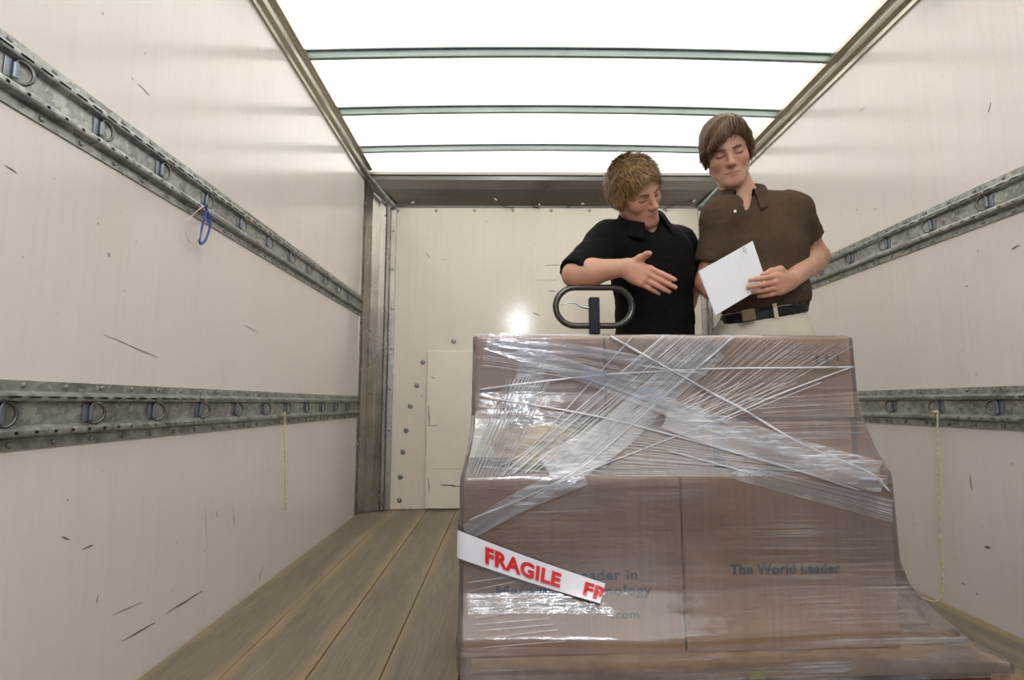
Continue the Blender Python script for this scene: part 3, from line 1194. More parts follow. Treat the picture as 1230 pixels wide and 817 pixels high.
rope_px([(575, 476), (695, 496), (761, 511), (860, 537), (950, 563), (1035, 590)], 0.0028)
rope_px([(576, 468), (629, 461), (718, 451), (800, 446), (860, 443), (950, 442), (1027, 441)], 0.0026)
rope_px([(733, 404), (799, 441), (860, 475), (894, 493), (962, 533), (1042, 567), (1068, 590)], 0.0036)
rope_px([(881, 404), (857, 426), (812, 463), (761, 509), (697, 563), (634, 596), (563, 625)], 0.0026)
rope_px([(640, 598), (685, 574), (800, 529), (894, 492), (929, 476), (1015, 444), (1027, 441)], 0.0018)
rope_px([(800, 541), (860, 557), (916, 572)], 0.0020)
rope_px([(600, 560), (614, 553), (640, 535), (700, 470), (760, 404)], 0.0014)
band([(585, 410), (650, 432), (718, 455), (800, 487), (894, 519), (962, 541), (1056, 567)], 20, 26, 0.0055)  # wide diagonal sheen, laid on as a milky band
band([(700, 446), (780, 476), (870, 512), (960, 545), (1050, 571)], 14, 12, 0.0065)
band([(600, 408), (690, 420), (760, 432), (850, 446)], 18, 10, 0.006)
band([(800, 500), (880, 530), (960, 555), (1060, 584)], 30, 18, 0.007)
band([(862, 418), (800, 465), (740, 520), (660, 570)], 30, 50, 0.005)
band([(560, 640), (620, 605), (700, 568)], 20, 30, 0.006)
band([(640, 410), (640, 440), (622, 490)], 36, 30, 0.005)
# parallel stretched strands
mb = MB()


def strands(p0a, p0b, p1a, p1b, n, r=0.0007, off=0.005):
    for k in range(n):
        t = (k + random.uniform(-0.3, 0.3)) / max(1, n - 1)
        t = min(1, max(0, t))
        t2 = min(1, max(0, t + random.uniform(-0.04, 0.04)))
        a = np.array(p0a) * (1 - t) + np.array(p0b) * t
        b = np.array(p1a) * (1 - t2) + np.array(p1b) * t2
        V_, F_ = tube([film_px(*(a * (1 - s) + b * s), off) for s in np.linspace(0, 1, 8)], r * random.uniform(0.6, 1.4), 4, False, False)
        mb.add(V_, F_)


strands((795, 404), (884, 404), (600, 572), (705, 560), 34)
strands((610, 455), (662, 455), (560, 572), (606, 572), 22)
strands((884, 404), (1028, 415), (810, 480), (880, 500), 26, 0.0003)
strands((860, 460), (985, 460), (800, 492), (870, 505), 10, 0.0006)
strands((575, 480), (575, 560), (760, 520), (720, 572), 10, 0.0005)
strands((760, 520), (740, 572), (1000, 560), (930, 572), 16, 0.0006)
strands((580, 406), (580, 440), (740, 440), (800, 470), 14, 0.0005)
strands((1035, 470), (1035, 520), (900, 480), (940, 520), 8, 0.0004)
strands((900, 560), (870, 572), (1072, 600), (1072, 628), 16, 0.0005)
strands((562, 700), (580, 780), (620, 690), (680, 770), 9, 0.0004)
o = mb.build('film_strands', 'film_strand', wrap)
o['kind'] = 'stuff'

# ---- FRAGILE tape
tape = place(empty('fragile_tape'))
tag(tape, 'white adhesive tape printed FRAGILE in red stuck slantwise on the film', 'tape')
tl, tr_, brr, bl = (558.5, 640.5), (727, 701), (721, 725), (559.5, 674)
V, Fc = [], []
m = 24
for k in range(m + 1):
    s = k / m
    sag = 1.5 * math.sin(math.pi * s)
    a = np.array(tl) * (1 - s) + np.array(tr_) * s
    b = np.array(bl) * (1 - s) + np.array(brr) * s
    for q in range(4):
        c = a * (1 - q / 3) + b * (q / 3)
        V.append(film_px(c[0], c[1] + sag, 0.0085 + 0.0008 * math.sin(s * 14 + q)))
for k in range(m):
    for q in range(3):
        a = k * 4 + q
        Fc.append((a, a + 1, a + 5, a + 4))
# wraps round the side of the load
nb0 = len(V)
for j in range(1, 7):
    for q in range(4):
        p = np.array(V[q])
        V.append((-0.0325, p[1] + 0.006 + 0.016 * (j - 1), p[2] + 0.006 * j))
for j in range(6):
    for q in range(3):
        a0, a1 = (q, q + 1) if j == 0 else (nb0 + (j - 1) * 4 + q, nb0 + (j - 1) * 4 + q + 1)
        b0, b1 = nb0 + j * 4 + q, nb0 + j * 4 + q + 1
        Fc.append((a0, b0, b1, a1))
link_mesh('strip', V, Fc, 'tape_white', tape, True)


def tape_text(body, s0, s1, q0, q1, clip=None):
    v, f = text_mesh(body, 1.0, 0.045, 1.05)
    x0, x1 = v[:, 0].min(), v[:, 0].max()
    y0, y1 = 0.0, v[:, 1].max()
    w = x1 - x0
    bm = bmesh.new()
    vs = [bm.verts.new((float(a), float(b), 0)) for a, b, _ in v]
    for q in f:
        try:
            bm.faces.new([vs[i] for i in q])
        except ValueError:
            pass
    if clip:
        bmesh.ops.bisect_plane(bm, geom=bm.verts[:] + bm.edges[:] + bm.faces[:], plane_co=(x0 + w * clip, 0, 0), plane_no=(1, -0.25, 0), clear_outer=True)
    for vv in bm.verts:
        t = (vv.co.x - x0) / w
        s = s0 + (s1 - s0) * t
        q = q0 + (q1 - q0) * (vv.co.y - y0) / (y1 - y0)
        sag = 1.5 * math.sin(math.pi * s)
        a = np.array(tl) * (1 - s) + np.array(tr_) * s
        b = np.array(bl) * (1 - s) + np.array(brr) * s
        c = a * (1 - q) + b * q
        vv.co = Vector(film_px(c[0], c[1] + sag, 0.0112))
    link_bm('lettering', bm, 'tape_red', tape)


tape_text('FRAGILE', 0.145, 0.695, 0.80, 0.20)
tape_text('FR', 0.865, 1.035, 0.80, 0.20, 0.72)

# ------------------------------------------------------------------ pallet jack behind the load
JY = 1.852
hl = P(664, 369, JY)
hr = P(763, 369, JY)
ht = P(713, 345.5, JY)[2]
hb = P(713, 391.5, JY)[2]
jx = P(713, 380, JY)[0]
jack = empty('pallet_jack', (jx, JY, 0))
tag(jack, 'hand pallet jack with black looped handle standing behind the wrapped load', 'pallet jack')
R_ = (ht - hb) / 2
xa, xb = hl[0] - jx + R_ + 0.01, hr[0] - jx - R_ - 0.01
zc = (ht + hb) / 2
pts = []
for k in range(15):
    a = math.pi / 2 + math.pi * k / 14
    pts.append((xa + R_ * math.cos(a), 0, zc + R_ * math.sin(a)))
for k in range(15):
    a = -math.pi / 2 + math.pi * k / 14
    pts.append((xb + R_ * math.cos(a), 0, zc + R_ * math.sin(a)))
# densify straights
V, Fc = tube(pts, 0.0108, 12, True)
link_mesh('handle_loop', V, Fc, 'jack_tube', jack, True)
bt = P(713, 358, JY)[2]
bxa, bxb = P(707.5, 375, JY)[0] - jx, P(719.5, 375, JY)[0] - jx
boxo('control_block', (bxa, -0.018, hb - 0.03), (bxb, 0.018, bt), 'jack_block', jack, 0.003, 2)
lv = [P(674, 366.5, JY), P(683, 364, JY), P(692, 364.5, JY), P(699, 368.5, JY), P(709, 370, JY)]
lv = [p - np.array([jx, JY, 0]) for p in lv]
V, Fc = tube(smooth_path(lv, 6), list(np.linspace(0.0012, 0.0055, 25)), 8)
link_mesh('release_lever', V, Fc, 'jack_lever', jack, True)
V, Fc = tube([(0, 0.0, hb), (0, 0.03, 0.55), (0, 0.08, 0.25)], 0.017, 12)
link_mesh('draw_bar', V, Fc, 'jack_black', jack, True)
V, Fc = tube([(0, 0.10, 0.09), (0, 0.10, 0.30)], [0.045, 0.040], 16)
link_mesh('pump', V, Fc, 'jack_paint', jack, True)
for dx in (-0.045, 0.045):
    V, Fc = tube([(dx - 0.02, 0.13, 0.0805), (dx + 0.02, 0.13, 0.0805)], 0.080, 24)
    link_mesh('steer_wheel', V, Fc, 'black_rubber', jack)
bm = box_bm((-0.16, 0.02, 0.055), (0.16, 0.06, 0.20), 0.008, None, 2)
link_bm('yoke', bm, 'jack_paint', jack)

# forks lie between the pallet's stringers
for dx in (-0.105, 0.105):
    boxo('fork', (dx - 0.055, -0.56, 0.045), (dx + 0.055, 0.03, 0.095), 'jack_paint', jack, 0.006, 2)
    V, Fc = tube([(dx - 0.03, -0.50, 0.032), (dx + 0.03, -0.50, 0.032)], 0.0315, 16)
    link_mesh('load_roller', V, Fc, 'black_rubber', jack)
# ------------------------------------------------------------------ people: smooth distance fields meshed into one surface
class Vol:
    def __init__(s, lo, hi, h):
        s.lo = np.asarray(lo, float)
        s.h = h
        s.n = np.ceil((np.asarray(hi, float) - s.lo) / h).astype(int) + 1
        s.F = np.full(s.n, 0.15, np.float32)

    def sub(s, a, b):
        i0 = np.clip(np.floor((np.asarray(a) - s.lo) / s.h).astype(int), 0, s.n)
        i1 = np.clip(np.ceil((np.asarray(b) - s.lo) / s.h).astype(int) + 1, 0, s.n)
        if np.any(i1 <= i0):
            return None
        ax = [(s.lo[k] + s.h * np.arange(i0[k], i1[k])).astype(np.float32) for k in range(3)]
        return tuple(slice(i0[k], i1[k]) for k in range(3)), ax[0][:, None, None], ax[1][None, :, None], ax[2][None, None, :]

    def put(s, sl, d, k, mode):
        A = s.F[sl]
        if mode == 'u':
            hh = np.maximum(k - np.abs(A - d), 0) / k
            s.F[sl] = np.minimum(A, d) - hh * hh * k * 0.25
        else:
            hh = np.maximum(k - np.abs(A + d), 0) / k
            s.F[sl] = np.maximum(A, -d) + hh * hh * k * 0.25

    def ell(s, c, r, R=None, k=0.02, mode='u', grow=0.0):
        c = np.asarray(c, float)
        r = np.asarray(r, float) + grow
        m = r.max() + k + 0.03
        q = s.sub(c - m, c + m)
        if q is None:
            return
        sl, X, Y, Z = q
        X, Y, Z = X - c[0], Y - c[1], Z - c[2]
        if R is not None:
            X, Y, Z = R[0, 0] * X + R[1, 0] * Y + R[2, 0] * Z, R[0, 1] * X + R[1, 1] * Y + R[2, 1] * Z, R[0, 2] * X + R[1, 2] * Y + R[2, 2] * Z
        k0 = np.sqrt((X / r[0]) ** 2 + (Y / r[1]) ** 2 + (Z / r[2]) ** 2)
        k1 = np.sqrt((X / r[0] ** 2) ** 2 + (Y / r[1] ** 2) ** 2 + (Z / r[2] ** 2) ** 2) + 1e-6
        s.put(sl, k0 * (k0 - 1) / k1, k, mode)

    def cone(s, a, b, ra, rb, k=0.02, mode='u', grow=0.0):
        a, b = np.asarray(a, float), np.asarray(b, float)
        ra, rb = ra + grow, rb + grow
        m = max(ra, rb) + k + 0.03
        q = s.sub(np.minimum(a, b) - m, np.maximum(a, b) + m)
        if q is None:
            return
        sl, X, Y, Z = q
        ba = b - a
        X, Y, Z = X - a[0], Y - a[1], Z - a[2]
        t = np.clip((X * ba[0] + Y * ba[1] + Z * ba[2]) / (ba @ ba + 1e-9), 0, 1)
        d = np.sqrt((X - t * ba[0]) ** 2 + (Y - t * ba[1]) ** 2 + (Z - t * ba[2]) ** 2) - (ra + (rb - ra) * t)
        s.put(sl, d, k, mode)

    def chain(s, pts, rads, k=0.012, grow=0.0):
        for a, b, ra, rb in zip(pts, pts[1:], rads, rads[1:]):
            s.cone(a, b, ra, rb, k, 'u', grow)

    def grid(s):
        return [(s.lo[k] + s.h * np.arange(s.n[k])).astype(np.float32).reshape([-1 if j == k else 1 for j in range(3)]) for k in range(3)]

    def cut(s, p, nrm, k=0.006):
        """remove everything on the side nrm points to"""
        X, Y, Z = s.grid()
        nrm = np.asarray(nrm, float) / np.linalg.norm(nrm)
        d = (X - p[0]) * nrm[0] + (Y - p[1]) * nrm[1] + (Z - p[2]) * nrm[2]
        hh = np.maximum(k - np.abs(s.F - d), 0) / k
        s.F = (np.maximum(s.F, d) + hh * hh * k * 0.25).astype(np.float32)

    def cut_local(s, p, nrm, rad, k=0.004):
        """cut only within rad of p"""
        p = np.asarray(p, float)
        q = s.sub(p - rad, p + rad)
        if q is None:
            return
        sl, X, Y, Z = q
        nrm = np.asarray(nrm, float) / np.linalg.norm(nrm)
        d = (X - p[0]) * nrm[0] + (Y - p[1]) * nrm[1] + (Z - p[2]) * nrm[2]
        rr = np.sqrt((X - p[0]) ** 2 + (Y - p[1]) ** 2 + (Z - p[2]) ** 2)
        d = np.where(rr < rad - 0.005, d, -1)
        s.F[sl] = np.maximum(s.F[sl], d)

    def mesh(s):
        F = s.F
        ins = F < 0
        # pad so that the surface closes
        ins[0], ins[-1] = False, False
        ins[:, 0], ins[:, -1] = False, False
        ins[:, :, 0], ins[:, :, -1] = False, False
        cnt = np.zeros(np.array(F.shape) - 1, np.int8)
        for dx in (0, 1):
            for dy in (0, 1):
                for dz in (0, 1):
                    cnt += ins[dx:dx + cnt.shape[0], dy:dy + cnt.shape[1], dz:dz + cnt.shape[2]]
        act = (cnt > 0) & (cnt < 8)
        cells = np.argwhere(act)
        idm = np.full(act.shape, -1, np.int32)
        idm[act] = np.arange(len(cells))
        acc = np.zeros((len(cells), 3))
        num = np.zeros(len(cells))
        cor = [(i, j, k) for i in (0, 1) for j in (0, 1) for k in (0, 1)]
        val = {c: F[cells[:, 0] + c[0], cells[:, 1] + c[1], cells[:, 2] + c[2]].astype(float) for c in cor}
        isn = {c: ins[cells[:, 0] + c[0], cells[:, 1] + c[1], cells[:, 2] + c[2]] for c in cor}
        for c in cor:
            for ax in range(3):
                if c[ax]:
                    continue
                e = list(c)
                e[ax] = 1
                e = tuple(e)
                x = isn[c] != isn[e]
                t = np.clip(val[c] / (val[c] - val[e] + 1e-12), 0.02, 0.98)
                p = np.tile(np.array(c, float), (len(cells), 1))
                p[:, ax] = t
                acc[x] += p[x]
                num[x] += 1
        V = s.lo + s.h * (cells + acc / num[:, None])
        quads = []
        for ax in range(3):
            o1, o2 = [(1, 2), (2, 0), (0, 1)][ax]
            sl0 = [slice(None)] * 3
            sl1 = [slice(None)] * 3
            sl0[ax] = slice(0, -1)
            sl1[ax] = slice(1, None)
            A, B = ins[tuple(sl0)], ins[tuple(sl1)]
            e = np.argwhere(A != B)
            ok = (e[:, o1] > 0) & (e[:, o2] > 0) & (e[:, o1] < idm.shape[o1]) & (e[:, o2] < idm.shape[o2])
            e = e[ok]
            inside_first = A[e[:, 0], e[:, 1], e[:, 2]]

            def cid(d1, d2):
                q = e.copy()
                q[:, o1] -= d1
                q[:, o2] -= d2
                return idm[q[:, 0], q[:, 1], q[:, 2]]
            Q = np.stack([cid(1, 1), cid(0, 1), cid(0, 0), cid(1, 0)], 1)
            Q[~inside_first] = Q[~inside_first][:, ::-1]
            quads.append(Q)
        Q = np.concatenate(quads)
        return V, Q[(Q >= 0).all(1)]


def vnormals(V, Q):
    a = np.cross(V[Q[:, 2]] - V[Q[:, 0]], V[Q[:, 3]] - V[Q[:, 1]])
    N = np.zeros_like(V)
    for k in range(4):
        np.add.at(N, Q[:, k], a)
    return N / (np.linalg.norm(N, axis=1, keepdims=True) + 1e-12)


def relax(V, Q, it=1, lam=0.5):
    for _ in range(it):
        S = np.zeros_like(V)
        n = np.zeros(len(V))
        for k in range(4):
            a, b = Q[:, k], Q[:, (k + 1) % 4]
            np.add.at(S, a, V[b])
            np.add.at(n, a, 1)
            np.add.at(S, b, V[a])
            np.add.at(n, b, 1)
        V = V + lam * (S / np.maximum(n, 1)[:, None] - V)
    return V


def fast_mesh(name, V, Q, mat, parent, tint=None, tris=None):
    loc = np.array(parent.location) if parent is not None else np.zeros(3)
    me = bpy.data.meshes.new(name)
    V = V - loc
    nq, nt = len(Q), 0 if tris is None else len(tris)
    me.vertices.add(len(V))
    me.vertices.foreach_set('co', V.astype(np.float32).ravel())
    loops = Q.ravel() if nt == 0 else np.concatenate([Q.ravel(), tris.ravel()])
    me.loops.add(len(loops))
    me.loops.foreach_set('vertex_index', loops.astype(np.int32))
    me.polygons.add(nq + nt)
    st = np.concatenate([np.arange(nq) * 4, nq * 4 + np.arange(nt) * 3]).astype(np.int32)
    me.polygons.foreach_set('loop_start', st)
    me.polygons.foreach_set('use_smooth', np.ones(nq + nt, bool))
    me.update(calc_edges=True)
    me.validate()
    if tint is not None:
        ca_ = me.color_attributes.new('tint', 'FLOAT_COLOR', 'POINT')
        c = np.ones((len(V), 4), np.float32)
        c[:, :3] = tint
        ca_.data.foreach_set('color', c.ravel())
    me.materials.append(MAT[mat])
    ob = bpy.data.objects.new(name, me)
    COL.objects.link(ob)
    ob.parent = parent
    return ob


def Rxyz(yaw, pitch, roll):
    y, p, r = (math.radians(a) for a in (yaw, pitch, roll))
    Rz = np.array([[math.cos(y), -math.sin(y), 0], [math.sin(y), math.cos(y), 0], [0, 0, 1]])
    Rx = np.array([[1, 0, 0], [0, math.cos(p), -math.sin(p)], [0, math.sin(p), math.cos(p)]])
    Ry = np.array([[math.cos(r), 0, math.sin(r)], [0, 1, 0], [-math.sin(r), 0, math.cos(r)]])
    return Ry @ Rz @ Rx


class Head:
    """head frame: origin between the ears at eye level, x to the person's left, -y the face, z up"""
    def __init__(s, c, R, sc_, jaw=1.0):
        s.c, s.R, s.s, s.jaw = np.asarray(c, float), R, sc_, jaw

    def w(s, *p):
        return s.c + s.s * (s.R @ np.array(p, float))

    def loc(s, V):
        return ((V - s.c) @ s.R) / s.s

    def build(s, vol):
        S, R = s.s, s.R
        E = lambda c, r, k=0.02, mode='u', Rl=None: vol.ell(s.w(*c), np.array(r) * S, R if Rl is None else R @ Rl, k * S, mode)
        Cn = lambda a, b, ra, rb, k=0.015, mode='u': vol.cone(s.w(*a), s.w(*b), ra * S, rb * S, k * S, mode)
        j = s.jaw
        E((0, 0.018, 0.034), (0.0745, 0.094, 0.084))
        E((0, -0.018, 0.030), (0.066, 0.070, 0.070), 0.03)
        E((0, -0.026, -0.034), (0.058, 0.058, 0.072), 0.03)
        for q in (-1, 1):
            Cn((q * 0.054 * j, -0.004, -0.050), (q * 0.022, -0.072, -0.098), 0.016, 0.014, 0.025)
            E((q * 0.040, -0.054, -0.024), (0.024, 0.022, 0.022), 0.022)
            Cn((q * 0.012, -0.080, 0.0205), (q * 0.046, -0.062, 0.019), 0.0105, 0.009, 0.014)
        E((0, -0.078, -0.100), (0.021, 0.014, 0.016), 0.02)
        E((0, -0.064, -0.070), (0.034, 0.026, 0.030), 0.02)
        # eye sockets, then lids
        for q in (-1, 1):
            E((q * 0.0315, -0.090, 0.001), (0.0185, 0.0150, 0.0115), 0.010, 's')
        for q in (-1, 1):
            E((q * 0.0315, -0.0715, -0.001), (0.0145, 0.0125, 0.0118), 0.004)
        # nose
        Cn((0, -0.082, 0.012), (0, -0.104, -0.030), 0.0085, 0.0105, 0.012)
        E((0, -0.107, -0.033), (0.0105, 0.0105, 0.0095), 0.008)
        for q in (-1, 1):
            E((q * 0.0125, -0.096, -0.0355), (0.0078, 0.0105, 0.0078), 0.006)
            E((q * 0.0068, -0.1005, -0.0430), (0.0035, 0.0045, 0.003), 0.003, 's')
        # mouth
        for q in (-1, 1):
            Cn((0, -0.0915, -0.0610), (q * 0.0235, -0.0820, -0.0645), 0.0058, 0.0030, 0.006)
            Cn((0, -0.0900, -0.0715), (q * 0.0200, -0.0815, -0.0680), 0.0066, 0.0030, 0.006)
        for q in (-1, 1):
            Cn((0, -0.0985, -0.0660), (q * 0.0245, -0.0870, -0.0665), 0.0016, 0.0012, 0.003, 's')
        # ears
        for q in (-1, 1):
            t = math.radians(12)
            Rl = np.array([[1, 0, 0], [0, math.cos(t), -math.sin(t)], [0, math.sin(t), math.cos(t)]])
            E((q * 0.0775, 0.014, -0.010), (0.0085, 0.0185, 0.031), 0.006, 'u', Rl)
            E((q * 0.0850, 0.010, -0.008), (0.0055, 0.0105, 0.019), 0.005, 's', Rl)

    def tint(s, V, base):
        """head tint: lips, lashes, beard shadow, and shade painted into sockets, creases, nostrils"""
        L = s.loc(V)
        x, y, z = L[:, 0], L[:, 1], L[:, 2]
        col = np.tile(np.array(base), (len(V), 1))

        def blend(m, c):
            m = np.clip(m, 0, 1)[:, None]
            col[:] = col * (1 - m) + np.array(c) * m
        face = (y < -0.03) & (np.abs(x) < 0.08) & (z > -0.13) & (z < 0.12)
        g = lambda d, w: np.exp(-(d / w) ** 2)
        for q in (-1, 1):
            blend(face * 0.35 * g(np.sqrt((x - q * 0.042) ** 2 + (z + 0.030) ** 2), 0.020), (0.56, 0.22, 0.17))
        blend(face * 0.30 * g(np.sqrt(x ** 2 + (z + 0.033) ** 2), 0.013), (0.55, 0.22, 0.17))
        blend(face * 0.32 * ((z < -0.050) * np.clip((-0.045 - z) / 0.02, 0, 1)), (0.34, 0.20, 0.15))
        lip = np.sqrt((x / 0.0235) ** 2 + ((z + 0.0665) / 0.0105) ** 2)
        blend(face * (y < -0.076) * np.clip((1.05 - lip) * 5, 0, 1) * 0.5, (0.42, 0.17, 0.135))
        ml = np.abs(z + 0.0662 + 0.9 * x * x)
        blend(face * (y < -0.07) * (np.abs(x) < 0.0245) * np.clip((0.0020 - ml) / 0.001, 0, 1) * 0.85, (0.11, 0.035, 0.03))  # shade painted along the parting of the lips
        for q in (-1, 1):
            ex = x - q * 0.0315
            blend(face * g(np.sqrt((ex / 0.019) ** 2 + ((z - 0.003) / 0.011) ** 2), 1.0) * 0.5, (0.30, 0.14, 0.105))  # eye socket shade painted into the skin tint
            lash = np.abs(z + 0.0065 - 10 * ex * ex)
            blend(face * (np.abs(ex) < 0.0155) * np.clip((0.0034 - lash) / 0.0014, 0, 1) * 0.92, (0.035, 0.02, 0.015))
            crease = np.abs(z - 0.0095 + 8 * ex * ex)
            blend(face * (np.abs(ex) < 0.016) * np.clip((0.0016 - crease) / 0.001, 0, 1) * 0.35, (0.2, 0.09, 0.07))  # lid crease darkened with painted shade
            no = np.sqrt((x - q * 0.0068) ** 2 + ((z + 0.0430) * 1.4) ** 2)
            blend(face * (y < -0.088) * np.clip((0.0050 - no) / 0.002, 0, 1) * 0.8, (0.09, 0.03, 0.025))  # dark of the nostril hollow painted in
        return col


def hand(vol, wrist, d, palm_n, side, size, curls, thumb, spread=0.0, k=0.006):
    """wrist point, d towards the fingers, palm_n out of the palm, side towards the thumb; curls per finger in degrees"""
    d = np.asarray(d, float) / np.linalg.norm(d)
    s_ = np.asarray(side, float)
    s_ = s_ - d * (s_ @ d)
    s_ /= np.linalg.norm(s_)
    n_ = np.cross(d, s_)
    if n_ @ np.asarray(palm_n, float) < 0:
        n_ = -n_
    Z = size
    w = np.asarray(wrist, float)
    pt = lambda a, b, c: w + Z * (d * a + s_ * b + n_ * c)
    # palm
    for b, ra in ((-0.026, 0.0125), (-0.009, 0.0135), (0.009, 0.0140), (0.026, 0.0135)):
        vol.cone(pt(0.008, b * 0.55, 0), pt(0.088 - abs(b) * 0.15, b, 0), Z * (ra + 0.004), Z * ra, 0.016 * Z)
    vol.ell(pt(0.042, 0.026, 0.010), np.array([0.028, 0.016, 0.014]) * Z, np.stack([d, s_, n_], 1), 0.016 * Z)
    vol.ell(pt(0.045, -0.024, 0.008), np.array([0.03, 0.014, 0.013]) * Z, np.stack([d, s_, n_], 1), 0.016 * Z)
    base = [(0.089, 0.030), (0.093, 0.0100), (0.089, -0.0100), (0.080, -0.0285)]
    lens = [(0.042, 0.026, 0.021), (0.046, 0.029, 0.022), (0.042, 0.027, 0.021), (0.033, 0.021, 0.019)]
    tips = []
    for i, ((ba, bb), ln, cu) in enumerate(zip(base, lens, curls)):
        p = pt(ba, bb, 0)
        ang = 0.0
        sp = math.radians(spread * (1.5 - i))
        rr = (0.0100, 0.0102, 0.0098, 0.0086)[i]
        rads = (rr, rr * 0.92, rr * 0.86, rr * 0.74)
        pts = [pt(ba - 0.012, bb, 0), p]
        for l_, c_ in zip(ln, cu):
            ang += math.radians(c_)
            f = (d * math.cos(sp) + s_ * math.sin(sp)) * math.cos(ang) + n_ * math.sin(ang)
            p = p + Z * l_ * f
            pts.append(p)
        vol.chain(pts, [r * Z for r in (rr * 1.05,) + rads], 0.0035 * Z)
        # knuckles
        vol.ell(pts[1] - n_ * 0.003 * Z, np.array([rr, rr, rr]) * 1.08 * Z, None, 0.006 * Z)
        tips.append((pts[-1], f))
    tp = [pt(*q) for q in thumb]
    vol.chain(tp, [Z * r for r in (0.0165, 0.0140, 0.0112, 0.0090)][:len(tp)], 0.008 * Z)
    return tips


def hair_mesh(name, parent, vol, mat, flow, n_str, length, lift, seed, groove=0.0, gscale=60.0, w=0.0013):
    V, Q = vol.mesh()
    V = relax(V, Q, 1, 0.5)
    N = vnormals(V, Q)
    r = np.random.default_rng(seed)
    Fw = flow(V)
    Fw = Fw - N * (Fw * N).sum(1, keepdims=True)
    Fw /= np.linalg.norm(Fw, axis=1, keepdims=True) + 1e-9
    # grooves across the flow
    side = np.cross(N, Fw)
    cc = (V * side).sum(1)
    gr = vnoise(np.stack([cc * gscale, V[:, 0] * 12, V[:, 2] * 12], 1), 1.0, seed, 2)
    tint = np.clip(0.45 + 0.5 * gr + 0.15 * vnoise(V, 45, seed + 3, 2), 0, 1)
    V2 = V + N * (groove * gr)[:, None]
    Vs, Ts, tn = [V2], [], [tint]
    off = len(V2)
    ids = r.choice(len(V), n_str)
    segs = 4
    L = length * r.uniform(0.6, 1.3, n_str)
    p = V2[ids] - N[ids] * 0.001
    f = Fw[ids] + 0.25 * r.normal(size=(n_str, 3))
    f -= N[ids] * (f * N[ids]).sum(1, keepdims=True)
    f /= np.linalg.norm(f, axis=1, keepdims=True)
    sd = np.cross(N[ids], f)
    ti = np.clip(tint[ids] + r.normal(0, 0.24, n_str), 0, 1)
    cols = []
    for k in range(segs + 1):
        t = k / segs
        c = p + f * (L * t)[:, None] + N[ids] * (L * lift * t - L * 0.25 * t * t)[:, None] + N[ids] * 0.001
        ww = w * (1 - 0.8 * t)
        Vs += [c - sd * ww, c + sd * ww]
        tn += [ti, ti]
        cols.append((off, off + n_str))
        off += 2 * n_str
    a = np.arange(n_str)
    Qs = [Q]
    for k in range(segs):
        l0, r0 = cols[k]
        l1, r1 = cols[k + 1]
        Qs.append(np.stack([l0 + a, r0 + a, r1 + a, l1 + a], 1))
    tnt = np.concatenate(tn)
    return fast_mesh(name, np.concatenate(Vs), np.concatenate(Qs), mat, parent, np.repeat(tnt[:, None], 3, 1))


def nz_(v):
    v = np.asarray(v, float)
    return v / np.linalg.norm(v)


def collar_mesh(name, parent, c, up, front, mat, rx, ry, gap, stand, fall, trim=None, point=0.03):
    """folded polo collar around the neck: c base centre, up neck axis, front towards the opening"""
    up = nz_(up)
    fr = nz_(np.asarray(front) - up * (np.asarray(front) @ up))
    sd = np.cross(up, fr)
    V, Q = [], []
    n = 56
    prof = [(0.000, 0.0), (0.000, 0.6), (0.002, 0.95), (0.007, 1.05), (0.012, 0.92), (0.020, 0.5), (0.030, 0.0), (0.042, -0.45), (0.047, -0.62)]
    inner = [(a - 0.0035 if i < 3 else a - 0.001, b - (0.0 if i < 3 else 0.12)) for i, (a, b) in enumerate(prof)]
    full = prof + inner[::-1]
    m = len(full)
    for i in range(n + 1):
        t = i / n
        th = math.radians(gap) + (2 * math.pi - 2 * math.radians(gap)) * t
        e = min(t, 1 - t)
        ext = 1 + (fall - 1) * max(0, 1 - e / 0.16)
        for j, (a, b) in enumerate(full):
            isf = 3 < j < len(full) - 4
            aa = a * (ext if isf else 1)
            bb = b * stand
            if b < 0:
                bb *= (1 + (ext - 1) * 1.3)
            rr = (rx + aa, ry + aa)
            dirx = fr * math.cos(th) * rr[1] + sd * math.sin(th) * rr[0]
            drop = -0.020 * (0.5 + 0.5 * math.cos(th))        # lower at the throat
            V.append(c + dirx + up * (bb + drop))
    for i in range(n):
        for j in range(m):
            a, b = i * m + j, i * m + (j + 1) % m
            Q.append((a, b, b + m, a + m))
    V = np.array(V)
    V += 0.0015 * np.stack([vnoise(V, 25, 5, 1), vnoise(V, 25, 6, 1), vnoise(V, 25, 7, 1)], 1)
    ob = link_mesh(name, V - np.array(parent.location), [tuple(q) for q in Q] + [tuple(range(m)), tuple(n * m + j for j in range(m))[::-1]], mat, parent, True)
    if trim:
        ed = []
        for i in range(7, n - 6):
            ed.append(V[i * m + 8] * 0.9 + V[i * m + 7] * 0.1)
        Vt, Ft = tube(ed, 0.0028, 5)
        link_mesh('collar_piping', np.array(Vt) - np.array(parent.location), Ft, trim, ob, True)
        bpy.data.objects[ob.name]
    return ob


def folds(V, N, amp, scale, seed, stretch=(1, 1, 1)):
    q = V * np.array(stretch)
    a = vnoise(q, scale, seed, 2)
    b = 1 - np.abs(vnoise(q, scale * 1.7, seed + 9, 1)) * 2
    return V + N * (amp * (0.6 * a + 0.5 * b))[:, None]


